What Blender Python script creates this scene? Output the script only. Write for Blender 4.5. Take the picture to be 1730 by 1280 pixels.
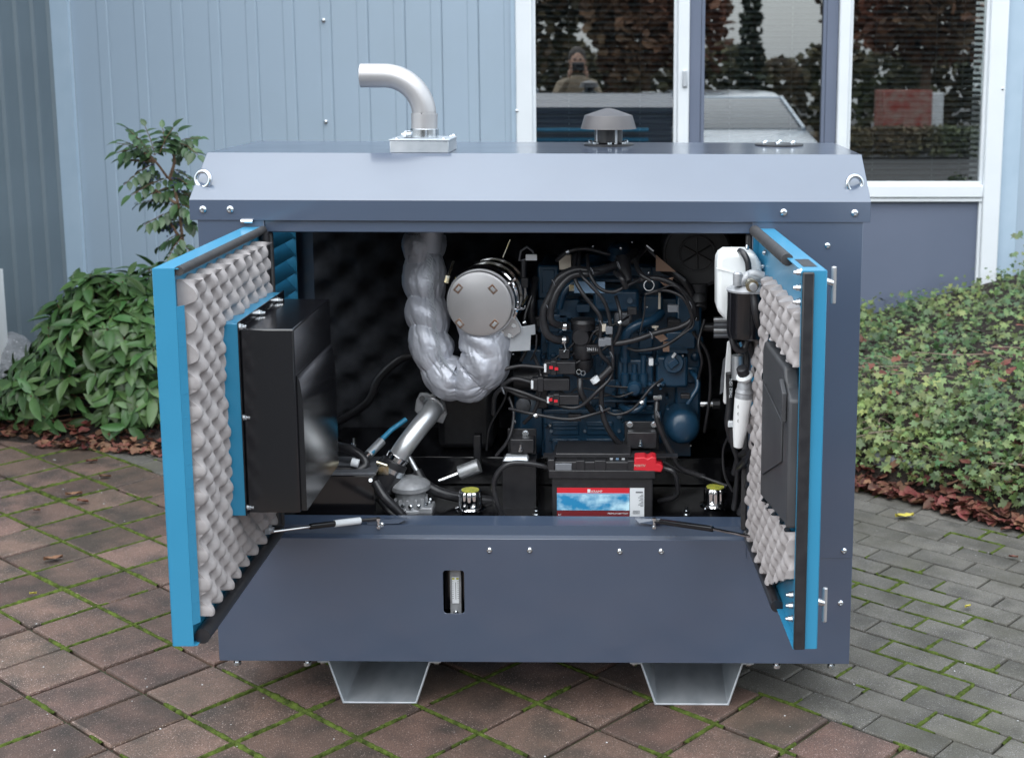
import bpy, bmesh, math, random
from mathutils import Vector, Matrix, noise
random.seed(7)
V = Vector
S = bpy.context.scene
for o in list(bpy.data.objects): bpy.data.objects.remove(o)
# ------------------------------------------------------------------ camera (solved from the paving grid and the housing)
CAM = V((0.2507, -3.2578, 1.6558)); YAW, PIT, ROL, FPX, PX, PY = -0.0059, 0.1658, 0.0028, 2304.83, 1057.56, 481.68
cF = V((math.sin(YAW)*math.cos(PIT), math.cos(YAW)*math.cos(PIT), -math.sin(PIT)))
_R = V((math.cos(YAW), -math.sin(YAW), 0)); _U = _R.cross(cF)
cR = _R*math.cos(ROL)+_U*math.sin(ROL); cU = -_R*math.sin(ROL)+_U*math.cos(ROL)
cam = bpy.data.cameras.new('camera'); camo = bpy.data.objects.new('camera', cam); S.collection.objects.link(camo)
M = Matrix.Identity(4)
for i in range(3): M[i][0], M[i][1], M[i][2] = cR[i], cU[i], -cF[i]
M.translation = CAM
camo.matrix_world = M; S.camera = camo
cam.sensor_width = 36; cam.lens = FPX/1730*36; cam.shift_x = (865-PX)/1730; cam.shift_y = (PY-640)/1730
cam.clip_start = .02; cam.clip_end = 400
cam.dof.use_dof = True; cam.dof.focus_distance = 3.25; cam.dof.aperture_fstop = 6.5
# ------------------------------------------------------------------ light
W = bpy.data.worlds.new('World'); S.world = W; W.use_nodes = True
nt = W.node_tree; bg = nt.nodes['Background']
sky = nt.nodes.new('ShaderNodeTexSky'); sky.sky_type = 'NISHITA'; sky.sun_disc = False
SUN_EL, SUN_AZ = math.radians(58), math.radians(200)
sky.sun_elevation = SUN_EL; sky.sun_rotation = SUN_AZ; sky.air_density = 1.2; sky.dust_density = 3.0; sky.ozone_density = 1.0
hs = nt.nodes.new('ShaderNodeHueSaturation'); hs.inputs['Saturation'].default_value = .62
nt.links.new(sky.outputs[0], hs.inputs['Color'])
# overcast deck over the clear sky: brightness rises smoothly to the zenith as under real cloud, (1 + 2 sin h) / 3
tcw = nt.nodes.new('ShaderNodeTexCoord'); sx = nt.nodes.new('ShaderNodeSeparateXYZ'); nt.links.new(tcw.outputs['Generated'], sx.inputs[0])
mr = nt.nodes.new('ShaderNodeMapRange'); mr.inputs[3].default_value = 1/3; mr.inputs[4].default_value = 1.0; nt.links.new(sx.outputs['Z'], mr.inputs[0])
cn = nt.nodes.new('ShaderNodeTexNoise'); cn.inputs['Scale'].default_value = 2.2; cn.inputs['Detail'].default_value = 5; nt.links.new(tcw.outputs['Generated'], cn.inputs['Vector'])
cm_ = nt.nodes.new('ShaderNodeMapRange'); cm_.inputs[3].default_value = .8; cm_.inputs[4].default_value = 1.2; nt.links.new(cn.outputs[0], cm_.inputs[0])
mm = nt.nodes.new('ShaderNodeMath'); mm.operation = 'MULTIPLY'; nt.links.new(mr.outputs[0], mm.inputs[0]); nt.links.new(cm_.outputs[0], mm.inputs[1])
vs = nt.nodes.new('ShaderNodeVectorMath'); vs.operation = 'SCALE'; vs.inputs[0].default_value = (11.1, 12.2, 13.0); nt.links.new(mm.outputs[0], vs.inputs['Scale'])
mxw = nt.nodes.new('ShaderNodeMix'); mxw.data_type = 'RGBA'; mxw.inputs[0].default_value = .75; nt.links.new(hs.outputs[0], mxw.inputs[6]); nt.links.new(vs.outputs[0], mxw.inputs[7])
nt.links.new(mxw.outputs[2], bg.inputs[0]); bg.inputs[1].default_value = .12
sl = bpy.data.lights.new('sun', 'SUN'); sl.energy = .9; sl.angle = math.radians(100); sl.color = (1, .97, .93)
so = bpy.data.objects.new('sun', sl); S.collection.objects.link(so)
sd = V((math.sin(SUN_AZ)*math.cos(SUN_EL), math.cos(SUN_AZ)*math.cos(SUN_EL), math.sin(SUN_EL)))
so.rotation_euler = sd.to_track_quat('Z', 'Y').to_euler()
S.view_settings.view_transform = 'Standard'; S.view_settings.look = 'None'; S.view_settings.gamma = 1; S.view_settings.use_curve_mapping = False
S.view_settings.exposure = 1.25
S.render.engine = 'CYCLES'
# ------------------------------------------------------------------ measuring helpers: a spot of the place seen along a sight line, at a chosen depth
def ray(u, v): return cF+cR*((u-PX)/FPX)-cU*((v-PY)/FPX)
def at(u, v, Y):
    d = ray(u, v); return CAM+d*((Y-CAM.y)/d.y)
def gnd(u, v, z=0.0):
    d = ray(u, v); return CAM+d*((z-CAM.z)/d.z)
def px(n, Y): return n*(Y+3.258)/2305
def project(p):
    d = p-CAM; k = d.dot(cF)
    return (PX+FPX*d.dot(cR)/k, PY-FPX*d.dot(cU)/k) if k > .1 else (-9999, -9999)
# ------------------------------------------------------------------ materials
def mat(name, c1, c2=None, rough=.5, metal=0, scale=8, bump=0, bscale=60, rvar=0, coat=0, coatr=.16, coatior=1.5, spec=.5, rand=0, detail=4, mix=(.35, .65), speck=None, hue=0, trans=0, sub=0, gen=None, stretch=None, bdist=.01, stain=None, grain=None):
    m = bpy.data.materials.new(name); m.use_nodes = True; n = m.node_tree; N = n.nodes; L = n.links
    b = N['Principled BSDF']
    tc = N.new('ShaderNodeTexCoord'); co = tc.outputs['Object']
    if stretch:
        mp = N.new('ShaderNodeMapping'); mp.inputs['Scale'].default_value = stretch; L.new(co, mp.inputs[0]); co = mp.outputs[0]
    oi = None
    if rand or hue:
        oi = N.new('ShaderNodeObjectInfo'); gi = N.new('ShaderNodeNewGeometry')
        ad = N.new('ShaderNodeMath'); ad.operation = 'ADD'; L.new(oi.outputs['Random'], ad.inputs[0]); L.new(gi.outputs['Random Per Island'], ad.inputs[1])
        fr = N.new('ShaderNodeMath'); fr.operation = 'FRACT'; L.new(ad.outputs[0], fr.inputs[0]); rnd = fr.outputs[0]
        av = N.new('ShaderNodeVectorMath'); av.operation = 'ADD'; sc = N.new('ShaderNodeVectorMath'); sc.operation = 'SCALE'
        cb = N.new('ShaderNodeCombineXYZ')
        for i in range(3): L.new(oi.outputs['Random'], cb.inputs[i])
        L.new(cb.outputs[0], sc.inputs[0]); sc.inputs['Scale'].default_value = 37; L.new(co, av.inputs[0]); L.new(sc.outputs[0], av.inputs[1]); co = av.outputs[0]
    c2 = c2 or c1
    nz = N.new('ShaderNodeTexNoise'); nz.inputs['Scale'].default_value = scale; nz.inputs['Detail'].default_value = detail; L.new(co, nz.inputs['Vector'])
    rp = N.new('ShaderNodeMapRange'); rp.inputs[1].default_value, rp.inputs[2].default_value = mix; L.new(nz.outputs[0], rp.inputs[0])
    mx = N.new('ShaderNodeMix'); mx.data_type = 'RGBA'; mx.inputs[6].default_value = (*c1, 1); mx.inputs[7].default_value = (*c2, 1); L.new(rp.outputs[0], mx.inputs[0])
    col = mx.outputs[2]
    if speck:
        vo = N.new('ShaderNodeTexVoronoi'); vo.inputs['Scale'].default_value = speck[1]; L.new(co, vo.inputs['Vector'])
        lt = N.new('ShaderNodeMapRange'); lt.inputs[1].default_value = speck[2]; lt.inputs[2].default_value = speck[2]*.6; L.new(vo.outputs['Distance'], lt.inputs[0])
        wn = N.new('ShaderNodeMapRange'); wn.inputs[1].default_value = .55; wn.inputs[2].default_value = .75
        L.new(vo.outputs['Color'], wn.inputs[0]); mu = N.new('ShaderNodeMath'); mu.operation = 'MULTIPLY'; L.new(lt.outputs[0], mu.inputs[0]); L.new(wn.outputs[0], mu.inputs[1])
        m2 = N.new('ShaderNodeMix'); m2.data_type = 'RGBA'; L.new(mu.outputs[0], m2.inputs[0]); L.new(col, m2.inputs[6]); m2.inputs[7].default_value = (*speck[0], 1); col = m2.outputs[2]
    if grain:     # sand-grain mottling
        g1 = N.new('ShaderNodeTexNoise'); g1.inputs['Scale'].default_value = grain[1]; g1.inputs['Detail'].default_value = 2; L.new(co, g1.inputs['Vector'])
        g2 = N.new('ShaderNodeMapRange'); g2.inputs[1].default_value = .35; g2.inputs[2].default_value = .68; g2.inputs[3].default_value = 1-grain[0]; g2.inputs[4].default_value = 1+grain[0]; L.new(g1.outputs[0], g2.inputs[0])
        g3 = N.new('ShaderNodeVectorMath'); g3.operation = 'SCALE'; L.new(col, g3.inputs[0]); L.new(g2.outputs[0], g3.inputs['Scale']); col = g3.outputs[0]
    if stain:     # weathering that runs across neighbouring pieces
        ge = N.new('ShaderNodeNewGeometry'); s1 = N.new('ShaderNodeTexNoise'); s1.inputs['Scale'].default_value = stain[1]; s1.inputs['Detail'].default_value = 6; s1.inputs['Roughness'].default_value = .65; L.new(ge.outputs['Position'], s1.inputs['Vector'])
        s2 = N.new('ShaderNodeMapRange'); s2.inputs[1].default_value = stain[2]; s2.inputs[2].default_value = stain[3]; s2.inputs[4].default_value = stain[4]; L.new(s1.outputs[0], s2.inputs[0])
        s3 = N.new('ShaderNodeMix'); s3.data_type = 'RGBA'; L.new(s2.outputs[0], s3.inputs[0]); L.new(col, s3.inputs[6]); s3.inputs[7].default_value = (*stain[0], 1); col = s3.outputs[2]
    if rand or hue:
        h = N.new('ShaderNodeHueSaturation'); L.new(col, h.inputs['Color'])
        a = N.new('ShaderNodeMapRange'); a.inputs[3].default_value = 1-rand; a.inputs[4].default_value = 1+rand; L.new(rnd, a.inputs[0]); L.new(a.outputs[0], h.inputs['Value'])
        if hue:
            f2 = N.new('ShaderNodeMath'); f2.operation = 'MULTIPLY'; f2.inputs[1].default_value = 7.31; L.new(rnd, f2.inputs[0]); f3 = N.new('ShaderNodeMath'); f3.operation = 'FRACT'; L.new(f2.outputs[0], f3.inputs[0])
            a2 = N.new('ShaderNodeMapRange'); a2.inputs[3].default_value = .5-hue; a2.inputs[4].default_value = .5+hue*.6; L.new(f3.outputs[0], a2.inputs[0]); L.new(a2.outputs[0], h.inputs['Hue'])
        col = h.outputs[0]
    L.new(col, b.inputs['Base Color'])
    b.inputs['Roughness'].default_value = rough; b.inputs['Metallic'].default_value = metal; b.inputs['Specular IOR Level'].default_value = spec
    b.inputs['Coat Weight'].default_value = coat; b.inputs['Coat Roughness'].default_value = coatr; b.inputs['Coat IOR'].default_value = coatior
    if trans: b.inputs['Transmission Weight'].default_value = trans
    if sub: b.inputs['Subsurface Weight'].default_value = sub; b.inputs['Subsurface Radius'].default_value = (.02, .02, .02)
    if rvar:
        r2 = N.new('ShaderNodeMapRange'); r2.inputs[3].default_value = max(.02, rough-rvar); r2.inputs[4].default_value = rough+rvar; L.new(nz.outputs[0], r2.inputs[0]); L.new(r2.outputs[0], b.inputs['Roughness'])
    if bump:
        n3 = N.new('ShaderNodeTexNoise'); n3.inputs['Scale'].default_value = bscale; n3.inputs['Detail'].default_value = 3; L.new(co, n3.inputs['Vector'])
        bp = N.new('ShaderNodeBump'); bp.inputs['Strength'].default_value = bump; bp.inputs['Distance'].default_value = bdist; L.new(n3.outputs[0], bp.inputs['Height']); L.new(bp.outputs[0], b.inputs['Normal'])
    return m
GREY = mat('graphite_powder_coat', (.050, .074, .122), (.045, .066, .111), rough=.35, rvar=.08, scale=4, detail=8, bump=.12, bscale=3.5, bdist=.004, coat=.8, coatr=.12, spec=.8, coatior=1.65)
BLUE = mat('blue_powder_coat', (.032, .235, .405), (.028, .215, .375), rough=.35, scale=4, bump=.1, bscale=900, bdist=.0005, coat=.2)
FOAM = mat('grey_egg_foam', (.375, .350, .350), (.315, .292, .292), rough=.95, scale=30, bump=.5, bscale=500, bdist=.0012, spec=.1)
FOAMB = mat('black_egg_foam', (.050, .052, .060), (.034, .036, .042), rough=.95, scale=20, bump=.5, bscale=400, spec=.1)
RUB = mat('black_rubber', (.017, .017, .020), (.028, .028, .031), rough=.30, scale=40, bump=.1, bscale=300, bdist=.001)
SEAL = mat('charcoal_rubber_seal', (.030, .029, .031), (.045, .043, .044), rough=.6, scale=60, bump=.3, bscale=400, bdist=.001)
GALV = mat('galvanised_steel', (.60, .63, .67), (.42, .46, .50), rough=.42, metal=.5, scale=14, rvar=.12, stretch=(1, .4, 1))
ZINC = mat('zinc_plated_steel', (.72, .75, .78), (.58, .62, .66), rough=.22, metal=1, scale=60)
CHR = mat('chrome', (.8, .8, .82), rough=.06, metal=1)
STAIN = mat('brushed_stainless', (.50, .495, .505), (.43, .425, .435), rough=.40, metal=.6, scale=9, rvar=.06, bump=.05, bscale=200, bdist=.001)
STEEL = mat('bright_steel_tube', (.66, .68, .70), (.5, .52, .55), rough=.34, metal=.75, scale=10)
ALU = mat('cast_aluminium', (.42, .43, .45), (.30, .31, .33), rough=.5, metal=.4, scale=50, bump=.4, bscale=250, bdist=.001)
ALUD = mat('dull_grey_casting', (.17, .18, .20), (.12, .125, .14), rough=.5, metal=.4, scale=40, bump=.4, bscale=250, bdist=.001)
WRAP = mat('silver_heat_wrap', (.52, .54, .60), (.44, .46, .52), rough=.46, metal=.35, scale=12, bump=.45, bscale=55, bdist=.003)
HEAT = mat('heat_tinted_steel', (.24, .11, .05), (.45, .38, .34), rough=.35, metal=.9, scale=70)
EBLUE = mat('engine_blue_paint', (.013, .052, .100), (.009, .038, .076), rough=.36, scale=18, bump=.35, bscale=120, bdist=.0015, coat=.3)
BLK = mat('gloss_black_paint', (.008, .008, .010), rough=.13, coat=.5, bump=.03, bscale=6, bdist=.01)
BPL = mat('black_plastic', (.016, .016, .019), (.024, .024, .027), rough=.38, scale=50, bump=.15, bscale=500, bdist=.0005)
DPL = mat('dark_grey_plastic', (.042, .043, .048), (.055, .056, .06), rough=.5, scale=10, bump=.2, bscale=600, bdist=.0006)
CAPG = mat('grey_translucent_plastic', (.085, .08, .085), (.07, .066, .07), rough=.4, scale=12)
WPL = mat('white_plastic', (.78, .80, .80), (.70, .73, .75), rough=.35, scale=6, sub=.15)
WPA = mat('white_paint', (.78, .79, .80), (.72, .73, .74), rough=.3, scale=10)
CREAM = mat('cream_plastic', (.55, .50, .42), rough=.5)
GPL = mat('grey_plastic', (.16, .17, .19), rough=.45)
RED = mat('red_plastic', (.62, .02, .035), rough=.4)
DRED = mat('dark_red_print', (.17, .02, .025), rough=.4)
LABW = mat('white_label', (.72, .75, .78), rough=.4)
INK = mat('black_print', (.02, .02, .02), rough=.5)
YEL = mat('yellow_label', (.50, .48, .07), (.30, .34, .06), rough=.5, scale=160, mix=(.5, .55))
BRASS = mat('zinc_yellow', (.55, .45, .25), (.6, .58, .5), rough=.25, metal=1, scale=80)
TAN = mat('tan_card', (.34, .22, .16), rough=.7)
PALEB = mat('pale_blue_label', (.30, .47, .68), (.24, .40, .60), rough=.45, scale=40)
LIGHTN = mat('lightning_picture', (.02, .24, .48), (.60, .88, 1.0), rough=.35, scale=16, detail=8, mix=(.42, .62), stretch=(1, 1, 1.4))
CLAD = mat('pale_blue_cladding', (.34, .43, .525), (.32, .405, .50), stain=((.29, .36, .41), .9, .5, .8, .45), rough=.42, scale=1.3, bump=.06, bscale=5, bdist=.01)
CLADD = mat('darker_cladding', (.15, .19, .22), (.12, .155, .18), rough=.5, scale=1.5)  # cladding in a darker tone than the main wall
TRIM = mat('light_blue_trim', (.40, .51, .62), (.37, .48, .59), rough=.4)
WFR = mat('white_window_frame', (.74, .78, .82), (.70, .74, .78), rough=.35, scale=4)
GPAN = mat('grey_infill_panel', (.135, .16, .225), (.12, .145, .205), rough=.35, scale=2)
SLAT = mat('dark_blind_slat', (.13, .135, .15), (.10, .105, .115), rough=.35, scale=10)
ROOM = mat('dark_room', (.006, .006, .006), rough=.9)
SLAB = mat('red_concrete_slab', (.138, .087, .068), (.050, .038, .032), rough=.62, scale=9, rand=.32, bump=.7, bscale=260, bdist=.002, speck=((.36, .28, .25), 230, .36), mix=(.40, .70), detail=8, rvar=.12, hue=.01, grain=(.38, 320), stain=((.040, .036, .028), 2.6, .48, .72, .75))
BRICK = mat('grey_concrete_paver', (.122, .114, .100), (.066, .062, .055), rough=.7, scale=9, rand=.18, bump=.8, bscale=260, bdist=.002, speck=((.25, .25, .26), 230, .34), mix=(.38, .68), detail=8, rvar=.1, grain=(.34, 300), stain=((.055, .052, .036), 3.1, .47, .70, .7))
MOSS = mat('joint_moss', (.105, .145, .030), (.045, .062, .016), rough=.95, scale=38, bump=1, bscale=400, bdist=.004, spec=.1)
SOIL = mat('dark_soil', (.030, .021, .016), (.018, .013, .010), rough=.95, scale=14, bump=1, bscale=80, bdist=.02)
BED = mat('joint_sand', (.035, .030, .024), (.040, .055, .014), rough=.95, scale=5, bump=.6, bscale=150, bdist=.006)
ASPH = mat('asphalt_yard', (.055, .055, .056), (.04, .04, .042), rough=.85, scale=6, bump=.5, bscale=200)
LEAF = mat('viburnum_leaf', (.040, .095, .026), (.056, .115, .038), rough=.38, scale=14, rand=.38, hue=.025, spec=.4)
MAHO = mat('mahonia_leaf', (.034, .080, .030), (.045, .095, .035), rough=.4, scale=14, rand=.35, hue=.02)
IVY = mat('ivy_leaf', (.038, .088, .030), (.125, .175, .05), rough=.5, scale=3.5, rand=.45, hue=.045, mix=(.38, .66))
RLEAF = mat('red_dead_leaf', (.125, .027, .020), (.13, .060, .036), rough=.7, scale=30, rand=.5, hue=.02)
BLEAF = mat('brown_dead_leaf', (.19, .10, .055), (.13, .06, .035), rough=.75, scale=30, rand=.45)
YLEAF = mat('yellow_leaf', (.48, .42, .07), (.40, .33, .05), rough=.6, scale=40)
BERRY = mat('blue_berry', (.045, .065, .13), rough=.6, rand=.3)
TWIG = mat('reddish_twig', (.13, .055, .03), (.09, .05, .03), rough=.7, scale=30)
BARK = mat('brown_stem', (.17, .105, .065), (.11, .07, .045), rough=.8, scale=40, bump=.5, bscale=90)
ROCK = mat('granite_boulder', (.22, .23, .25), (.13, .14, .15), rough=.8, scale=18, bump=1, bscale=40, bdist=.02, speck=((.4, .4, .42), 60, .35))
GLS = bpy.data.materials.new('window_glass'); GLS.use_nodes = True
_n = GLS.node_tree; _n.nodes.remove(_n.nodes['Principled BSDF'])
_t = _n.nodes.new('ShaderNodeBsdfTransparent'); _t.inputs[0].default_value = (.62, .66, .66, 1); _g = _n.nodes.new('ShaderNodeBsdfGlossy'); _g.inputs['Roughness'].default_value = .004; _g.inputs[0].default_value = (1, 1, 1, 1)
_x = _n.nodes.new('ShaderNodeMixShader'); _x.inputs[0].default_value = .25; _n.links.new(_t.outputs[0], _x.inputs[1]); _n.links.new(_g.outputs[0], _x.inputs[2]); _n.links.new(_x.outputs[0], _n.nodes['Material Output'].inputs[0])
# ------------------------------------------------------------------ mesh helpers
WO = {}
class MB:
    def __init__(s): s.v = []; s.f = []
    def add(s, vs, fs):
        k = len(s.v); s.v += [V(p) for p in vs]; s.f += [tuple(i+k for i in f) for f in fs]; return s
    def box(s, a, b, rot=None):
        a, b = V(a), V(b); c = (a+b)/2
        vs = [V((x, y, z)) for x in (a.x, b.x) for y in (a.y, b.y) for z in (a.z, b.z)]
        if rot: vs = [c+rot@(p-c) for p in vs]
        return s.add(vs, [(0, 1, 3, 2), (4, 6, 7, 5), (0, 4, 5, 1), (2, 3, 7, 6), (0, 2, 6, 4), (1, 5, 7, 3)])
    def pbox(s, u0, v0, u1, v1, Y, d):
        a = at(u0, v1, Y); b = at(u1, v0, Y); return s.box((a.x, Y, a.z), (b.x, Y+d, b.z))
    def hexa(s, p): return s.add(p, [(0, 3, 2, 1), (4, 5, 6, 7), (0, 1, 5, 4), (1, 2, 6, 5), (2, 3, 7, 6), (3, 0, 4, 7)])
    def cyl(s, p, q, r, r2=None, n=20):
        p, q = V(p), V(q); return s.tube([p, q], [r, r if r2 is None else r2], n)
    def tube(s, pts, r, n=10, smooth=0, rf=None, cap=True):
        pts = [V(p) for p in pts]
        if smooth: pts = crom(pts, smooth)
        m = len(pts)
        if not isinstance(r, (list, tuple)): r = [r]*m
        elif len(r) != m: r = [r[0]+(r[-1]-r[0])*i/(m-1) if len(r) == 2 else r[min(len(r)-1, int(i*len(r)/m))] for i in range(m)]
        k = len(s.v); d = (pts[1]-pts[0]).normalized(); u = d.orthogonal().normalized(); vs = []; fs = []
        for i, p in enumerate(pts):
            t = (pts[min(i+1, m-1)]-pts[max(i-1, 0)]).normalized()
            if t.length < .5: t = d
            q = d.rotation_difference(t); u = (q@u); u = (u-t*u.dot(t)).normalized(); d = t; w = t.cross(u)
            for j in range(n):
                a = 2*math.pi*j/n; rr = r[i]*(rf(i/(m-1), a) if rf else 1)
                vs.append(p+(u*math.cos(a)+w*math.sin(a))*rr)
        for i in range(m-1):
            for j in range(n): fs.append((i*n+j, i*n+(j+1) % n, (i+1)*n+(j+1) % n, (i+1)*n+j))
        if cap: fs += [tuple(range(n-1, -1, -1)), tuple((m-1)*n+j for j in range(n))]
        return s.add(vs, fs)
    def lathe(s, base, axis, prof, n=28):
        base = V(base); ax = V(axis).normalized(); u = ax.orthogonal().normalized(); w = ax.cross(u); vs = []; fs = []
        for (r, h) in prof:
            for j in range(n):
                a = 2*math.pi*j/n; vs.append(base+ax*h+(u*math.cos(a)+w*math.sin(a))*max(r, 1e-5))
        for i in range(len(prof)-1):
            for j in range(n): fs.append((i*n+j, i*n+(j+1) % n, (i+1)*n+(j+1) % n, (i+1)*n+j))
        fs += [tuple(range(n-1, -1, -1)), tuple((len(prof)-1)*n+j for j in range(n))]
        return s.add(vs, fs)
    def prism(s, poly, ex):      # closed 3-D polygon pushed along ex
        ex = V(ex); n = len(poly); vs = [V(p) for p in poly]+[V(p)+ex for p in poly]
        return s.add(vs, [tuple(range(n-1, -1, -1)), tuple(range(n, 2*n))]+[(i, (i+1) % n, n+(i+1) % n, n+i) for i in range(n)])
    def sph(s, c, r, n=12, sc=(1, 1, 1)):
        prof = [(r*math.sin(math.pi*i/n), -r*math.cos(math.pi*i/n)) for i in range(n+1)]
        k = len(s.v); s.lathe((0, 0, 0), (0, 0, 1), prof, n*2)
        for i in range(k, len(s.v)): p = s.v[i]; s.v[i] = V((p.x*sc[0], p.y*sc[1], p.z*sc[2]))+V(c)
        return s
    def ring(s, c, axis, R, r, n=24, m=8):
        ax = V(axis).normalized(); u = ax.orthogonal().normalized(); w = ax.cross(u)
        return s.loop([V(c)+(u*math.cos(a)+w*math.sin(a))*R for a in [2*math.pi*i/n for i in range(n)]], r, m)
    def loop(s, pts, r, m=8):
        n = len(pts); c = sum(pts, V())/n; vs = []; fs = []
        for i in range(n):
            t = (pts[(i+1) % n]-pts[i-1]).normalized(); o = (pts[i]-c); o = (o-t*o.dot(t)).normalized(); w = t.cross(o)
            for j in range(m): a = 2*math.pi*j/m; vs.append(pts[i]+(o*math.cos(a)+w*math.sin(a))*r)
        for i in range(n):
            for j in range(m): fs.append((i*m+j, i*m+(j+1) % m, ((i+1) % n)*m+(j+1) % m, ((i+1) % n)*m+j))
        return s.add(vs, fs)
    def grid(s, fn, nu, nv, skip=None):
        vs = [fn(i/nu, j/nv) for i in range(nu+1) for j in range(nv+1)]; fs = []
        for i in range(nu):
            for j in range(nv):
                if skip and skip((i+.5)/nu, (j+.5)/nv): continue
                a = i*(nv+1)+j; fs.append((a, a+nv+1, a+nv+2, a+1))
        return s.add(vs, fs)
    def mesh(s, name, m, c=V(), ang=35):
        me = bpy.data.meshes.new(name); me.from_pydata([p-c for p in s.v], [], s.f); me.update()
        bm = bmesh.new(); bm.from_mesh(me); bmesh.ops.recalc_face_normals(bm, faces=bm.faces); bm.to_mesh(me); bm.free()
        if ang: me.polygons.foreach_set('use_smooth', [True]*len(me.polygons)); me.set_sharp_from_angle(angle=math.radians(ang))
        me.materials.append(m); return me
    def build(s, name, m, parent=None, bev=0, ang=35, seg=2, center=True, **pr):
        xs = s.v; lo = V((min(p.x for p in xs), min(p.y for p in xs), min(p.z for p in xs))); hi = V((max(p.x for p in xs), max(p.y for p in xs), max(p.z for p in xs)))
        c = V(((lo.x+hi.x)/2, (lo.y+hi.y)/2, lo.z)) if center else V()
        o = link(name, s.mesh(name, m, c, ang), c, parent)
        if bev: bvm(o, bev, seg)
        for k, x in pr.items(): o[k] = x
        return o
def bvm(o, w, seg=2):
    b = o.modifiers.new('bevel', 'BEVEL'); b.width = w; b.segments = seg; b.limit_method = 'ANGLE'; b.angle_limit = math.radians(40); b.harden_normals = False
def link(name, data, loc=(0, 0, 0), parent=None):
    o = bpy.data.objects.new(name, data); S.collection.objects.link(o); loc = V(loc); WO[o] = loc
    if parent: o.parent = parent; o.location = loc-WO[parent]
    else: o.location = loc
    return o
def tag(o, label=None, cat=None, group=None, kind=None):
    for k, x in (('label', label), ('category', cat), ('group', group), ('kind', kind)):
        if x: o[k] = x
    return o
def thing(name, label, cat, loc, group=None): return tag(link(name, None, loc), label, cat, group)
def crom(p, k):
    q = [p[0]*2-p[1]]+list(p)+[p[-1]*2-p[-2]]; out = []
    for i in range(1, len(q)-2):
        for j in range(k):
            t = j/k; a, b, c, d = q[i-1], q[i], q[i+1], q[i+2]
            out.append(.5*((2*b)+(c-a)*t+(2*a-5*b+4*c-d)*t*t+(3*b-a-3*c+d)*t**3))
    out.append(q[-2]); return out
def copyo(o, loc, parent=None, rot=None, label=None):
    c = o.copy(); S.collection.objects.link(c); WO[c] = V(loc); c.parent = parent
    c.location = V(loc)-(WO[parent] if parent else V())
    if rot is not None: c.rotation_euler = rot
    if label: c['label'] = label
    return c
def plate(outer, holes, y, th, name, m, parent, bev=0, **k):
    """flat sheet in the xz plane with holes"""
    bm = bmesh.new(); es = []
    for lp in [outer]+holes:
        vs = [bm.verts.new((a, y, b)) for a, b in lp]
        es += [bm.edges.new((vs[i], vs[(i+1) % len(vs)])) for i in range(len(vs))]
    bmesh.ops.triangle_fill(bm, use_beauty=True, edges=es)
    r = bmesh.ops.extrude_face_region(bm, geom=list(bm.faces)); bmesh.ops.translate(bm, verts=[g for g in r['geom'] if isinstance(g, bmesh.types.BMVert)], vec=(0, th, 0))
    bm.verts.ensure_lookup_table(); bm.verts.index_update(); mb = MB()
    mb.add([v.co.copy() for v in bm.verts], [tuple(v.index for v in f.verts) for f in bm.faces]); bm.free()
    return mb.build(name, m, parent, bev, **k)
def rrect(x0, z0, x1, z1, r, n=5):
    out = []
    for cx, cz, a0 in ((x1-r, z1-r, 0), (x0+r, z1-r, 90), (x0+r, z0+r, 180), (x1-r, z0+r, 270)):
        for i in range(n+1): a = math.radians(a0+90*i/n); out.append((cx+r*math.cos(a), cz+r*math.sin(a)))
    return out
def text(body, size, loc, rot, m, parent, name='lettering', ext=.0002, align='LEFT'):
    c = bpy.data.curves.new(name, 'FONT'); c.body = body; c.size = size; c.extrude = ext; c.align_x = align
    o = bpy.data.objects.new(name, c); S.collection.objects.link(o); me = bpy.data.meshes.new_from_object(o); bpy.data.objects.remove(o); me.materials.append(m)
    t = link(name, me, loc, parent); t.rotation_euler = rot; return t
FRONT = (math.pi/2, 0, 0)
# ================================================================== GROUND AND PAVING
tag(MB().add([(-60, -60, -.03), (60, -60, -.03), (60, 60, -.03), (-60, 60, -.03)], [(0, 1, 2, 3)]).build('ground', ASPH, center=False), kind='structure')
pave = tag(MB().add([(-4.2, -2.6, -.012), (4.2, -2.6, -.012), (4.2, 4.0, -.012), (-4.2, 4.0, -.012)], [(0, 1, 2, 3)]).build('paved_yard', BED, center=False), kind='structure')
TH = -.6991; CT, ST = math.cos(TH), math.sin(TH); OX, OY = -1.5417, .8088
def G(u, v): return V((OX+u*CT-v*ST, OY+u*ST+v*CT, 0))
def Gi(p): x, y = p.x-OX, p.y-OY; return x*CT+y*ST, -x*ST+y*CT
VB = 4*.2115
EDGE = [(-4.3, 2.62), (-2.9, 2.50), (-2.2, 2.42), (-1.7, 2.30), (0, 2.25), (.9, 2.0), (1.2, 1.82), (1.42, 1.56), (1.68, 1.30), (2.3, .85), (3.1, .3), (4.3, -.6)]
def edge_y(x):
    for (a, b), (c, d) in zip(EDGE, EDGE[1:]):
        if a <= x <= c: return b+(d-b)*(x-a)/(c-a)
    return EDGE[0][1] if x < 0 else EDGE[-1][1]
def in_view(p, m=40):
    u, v = project(p); return -m < u < 1730+m and -m < v < 1280+m
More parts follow.
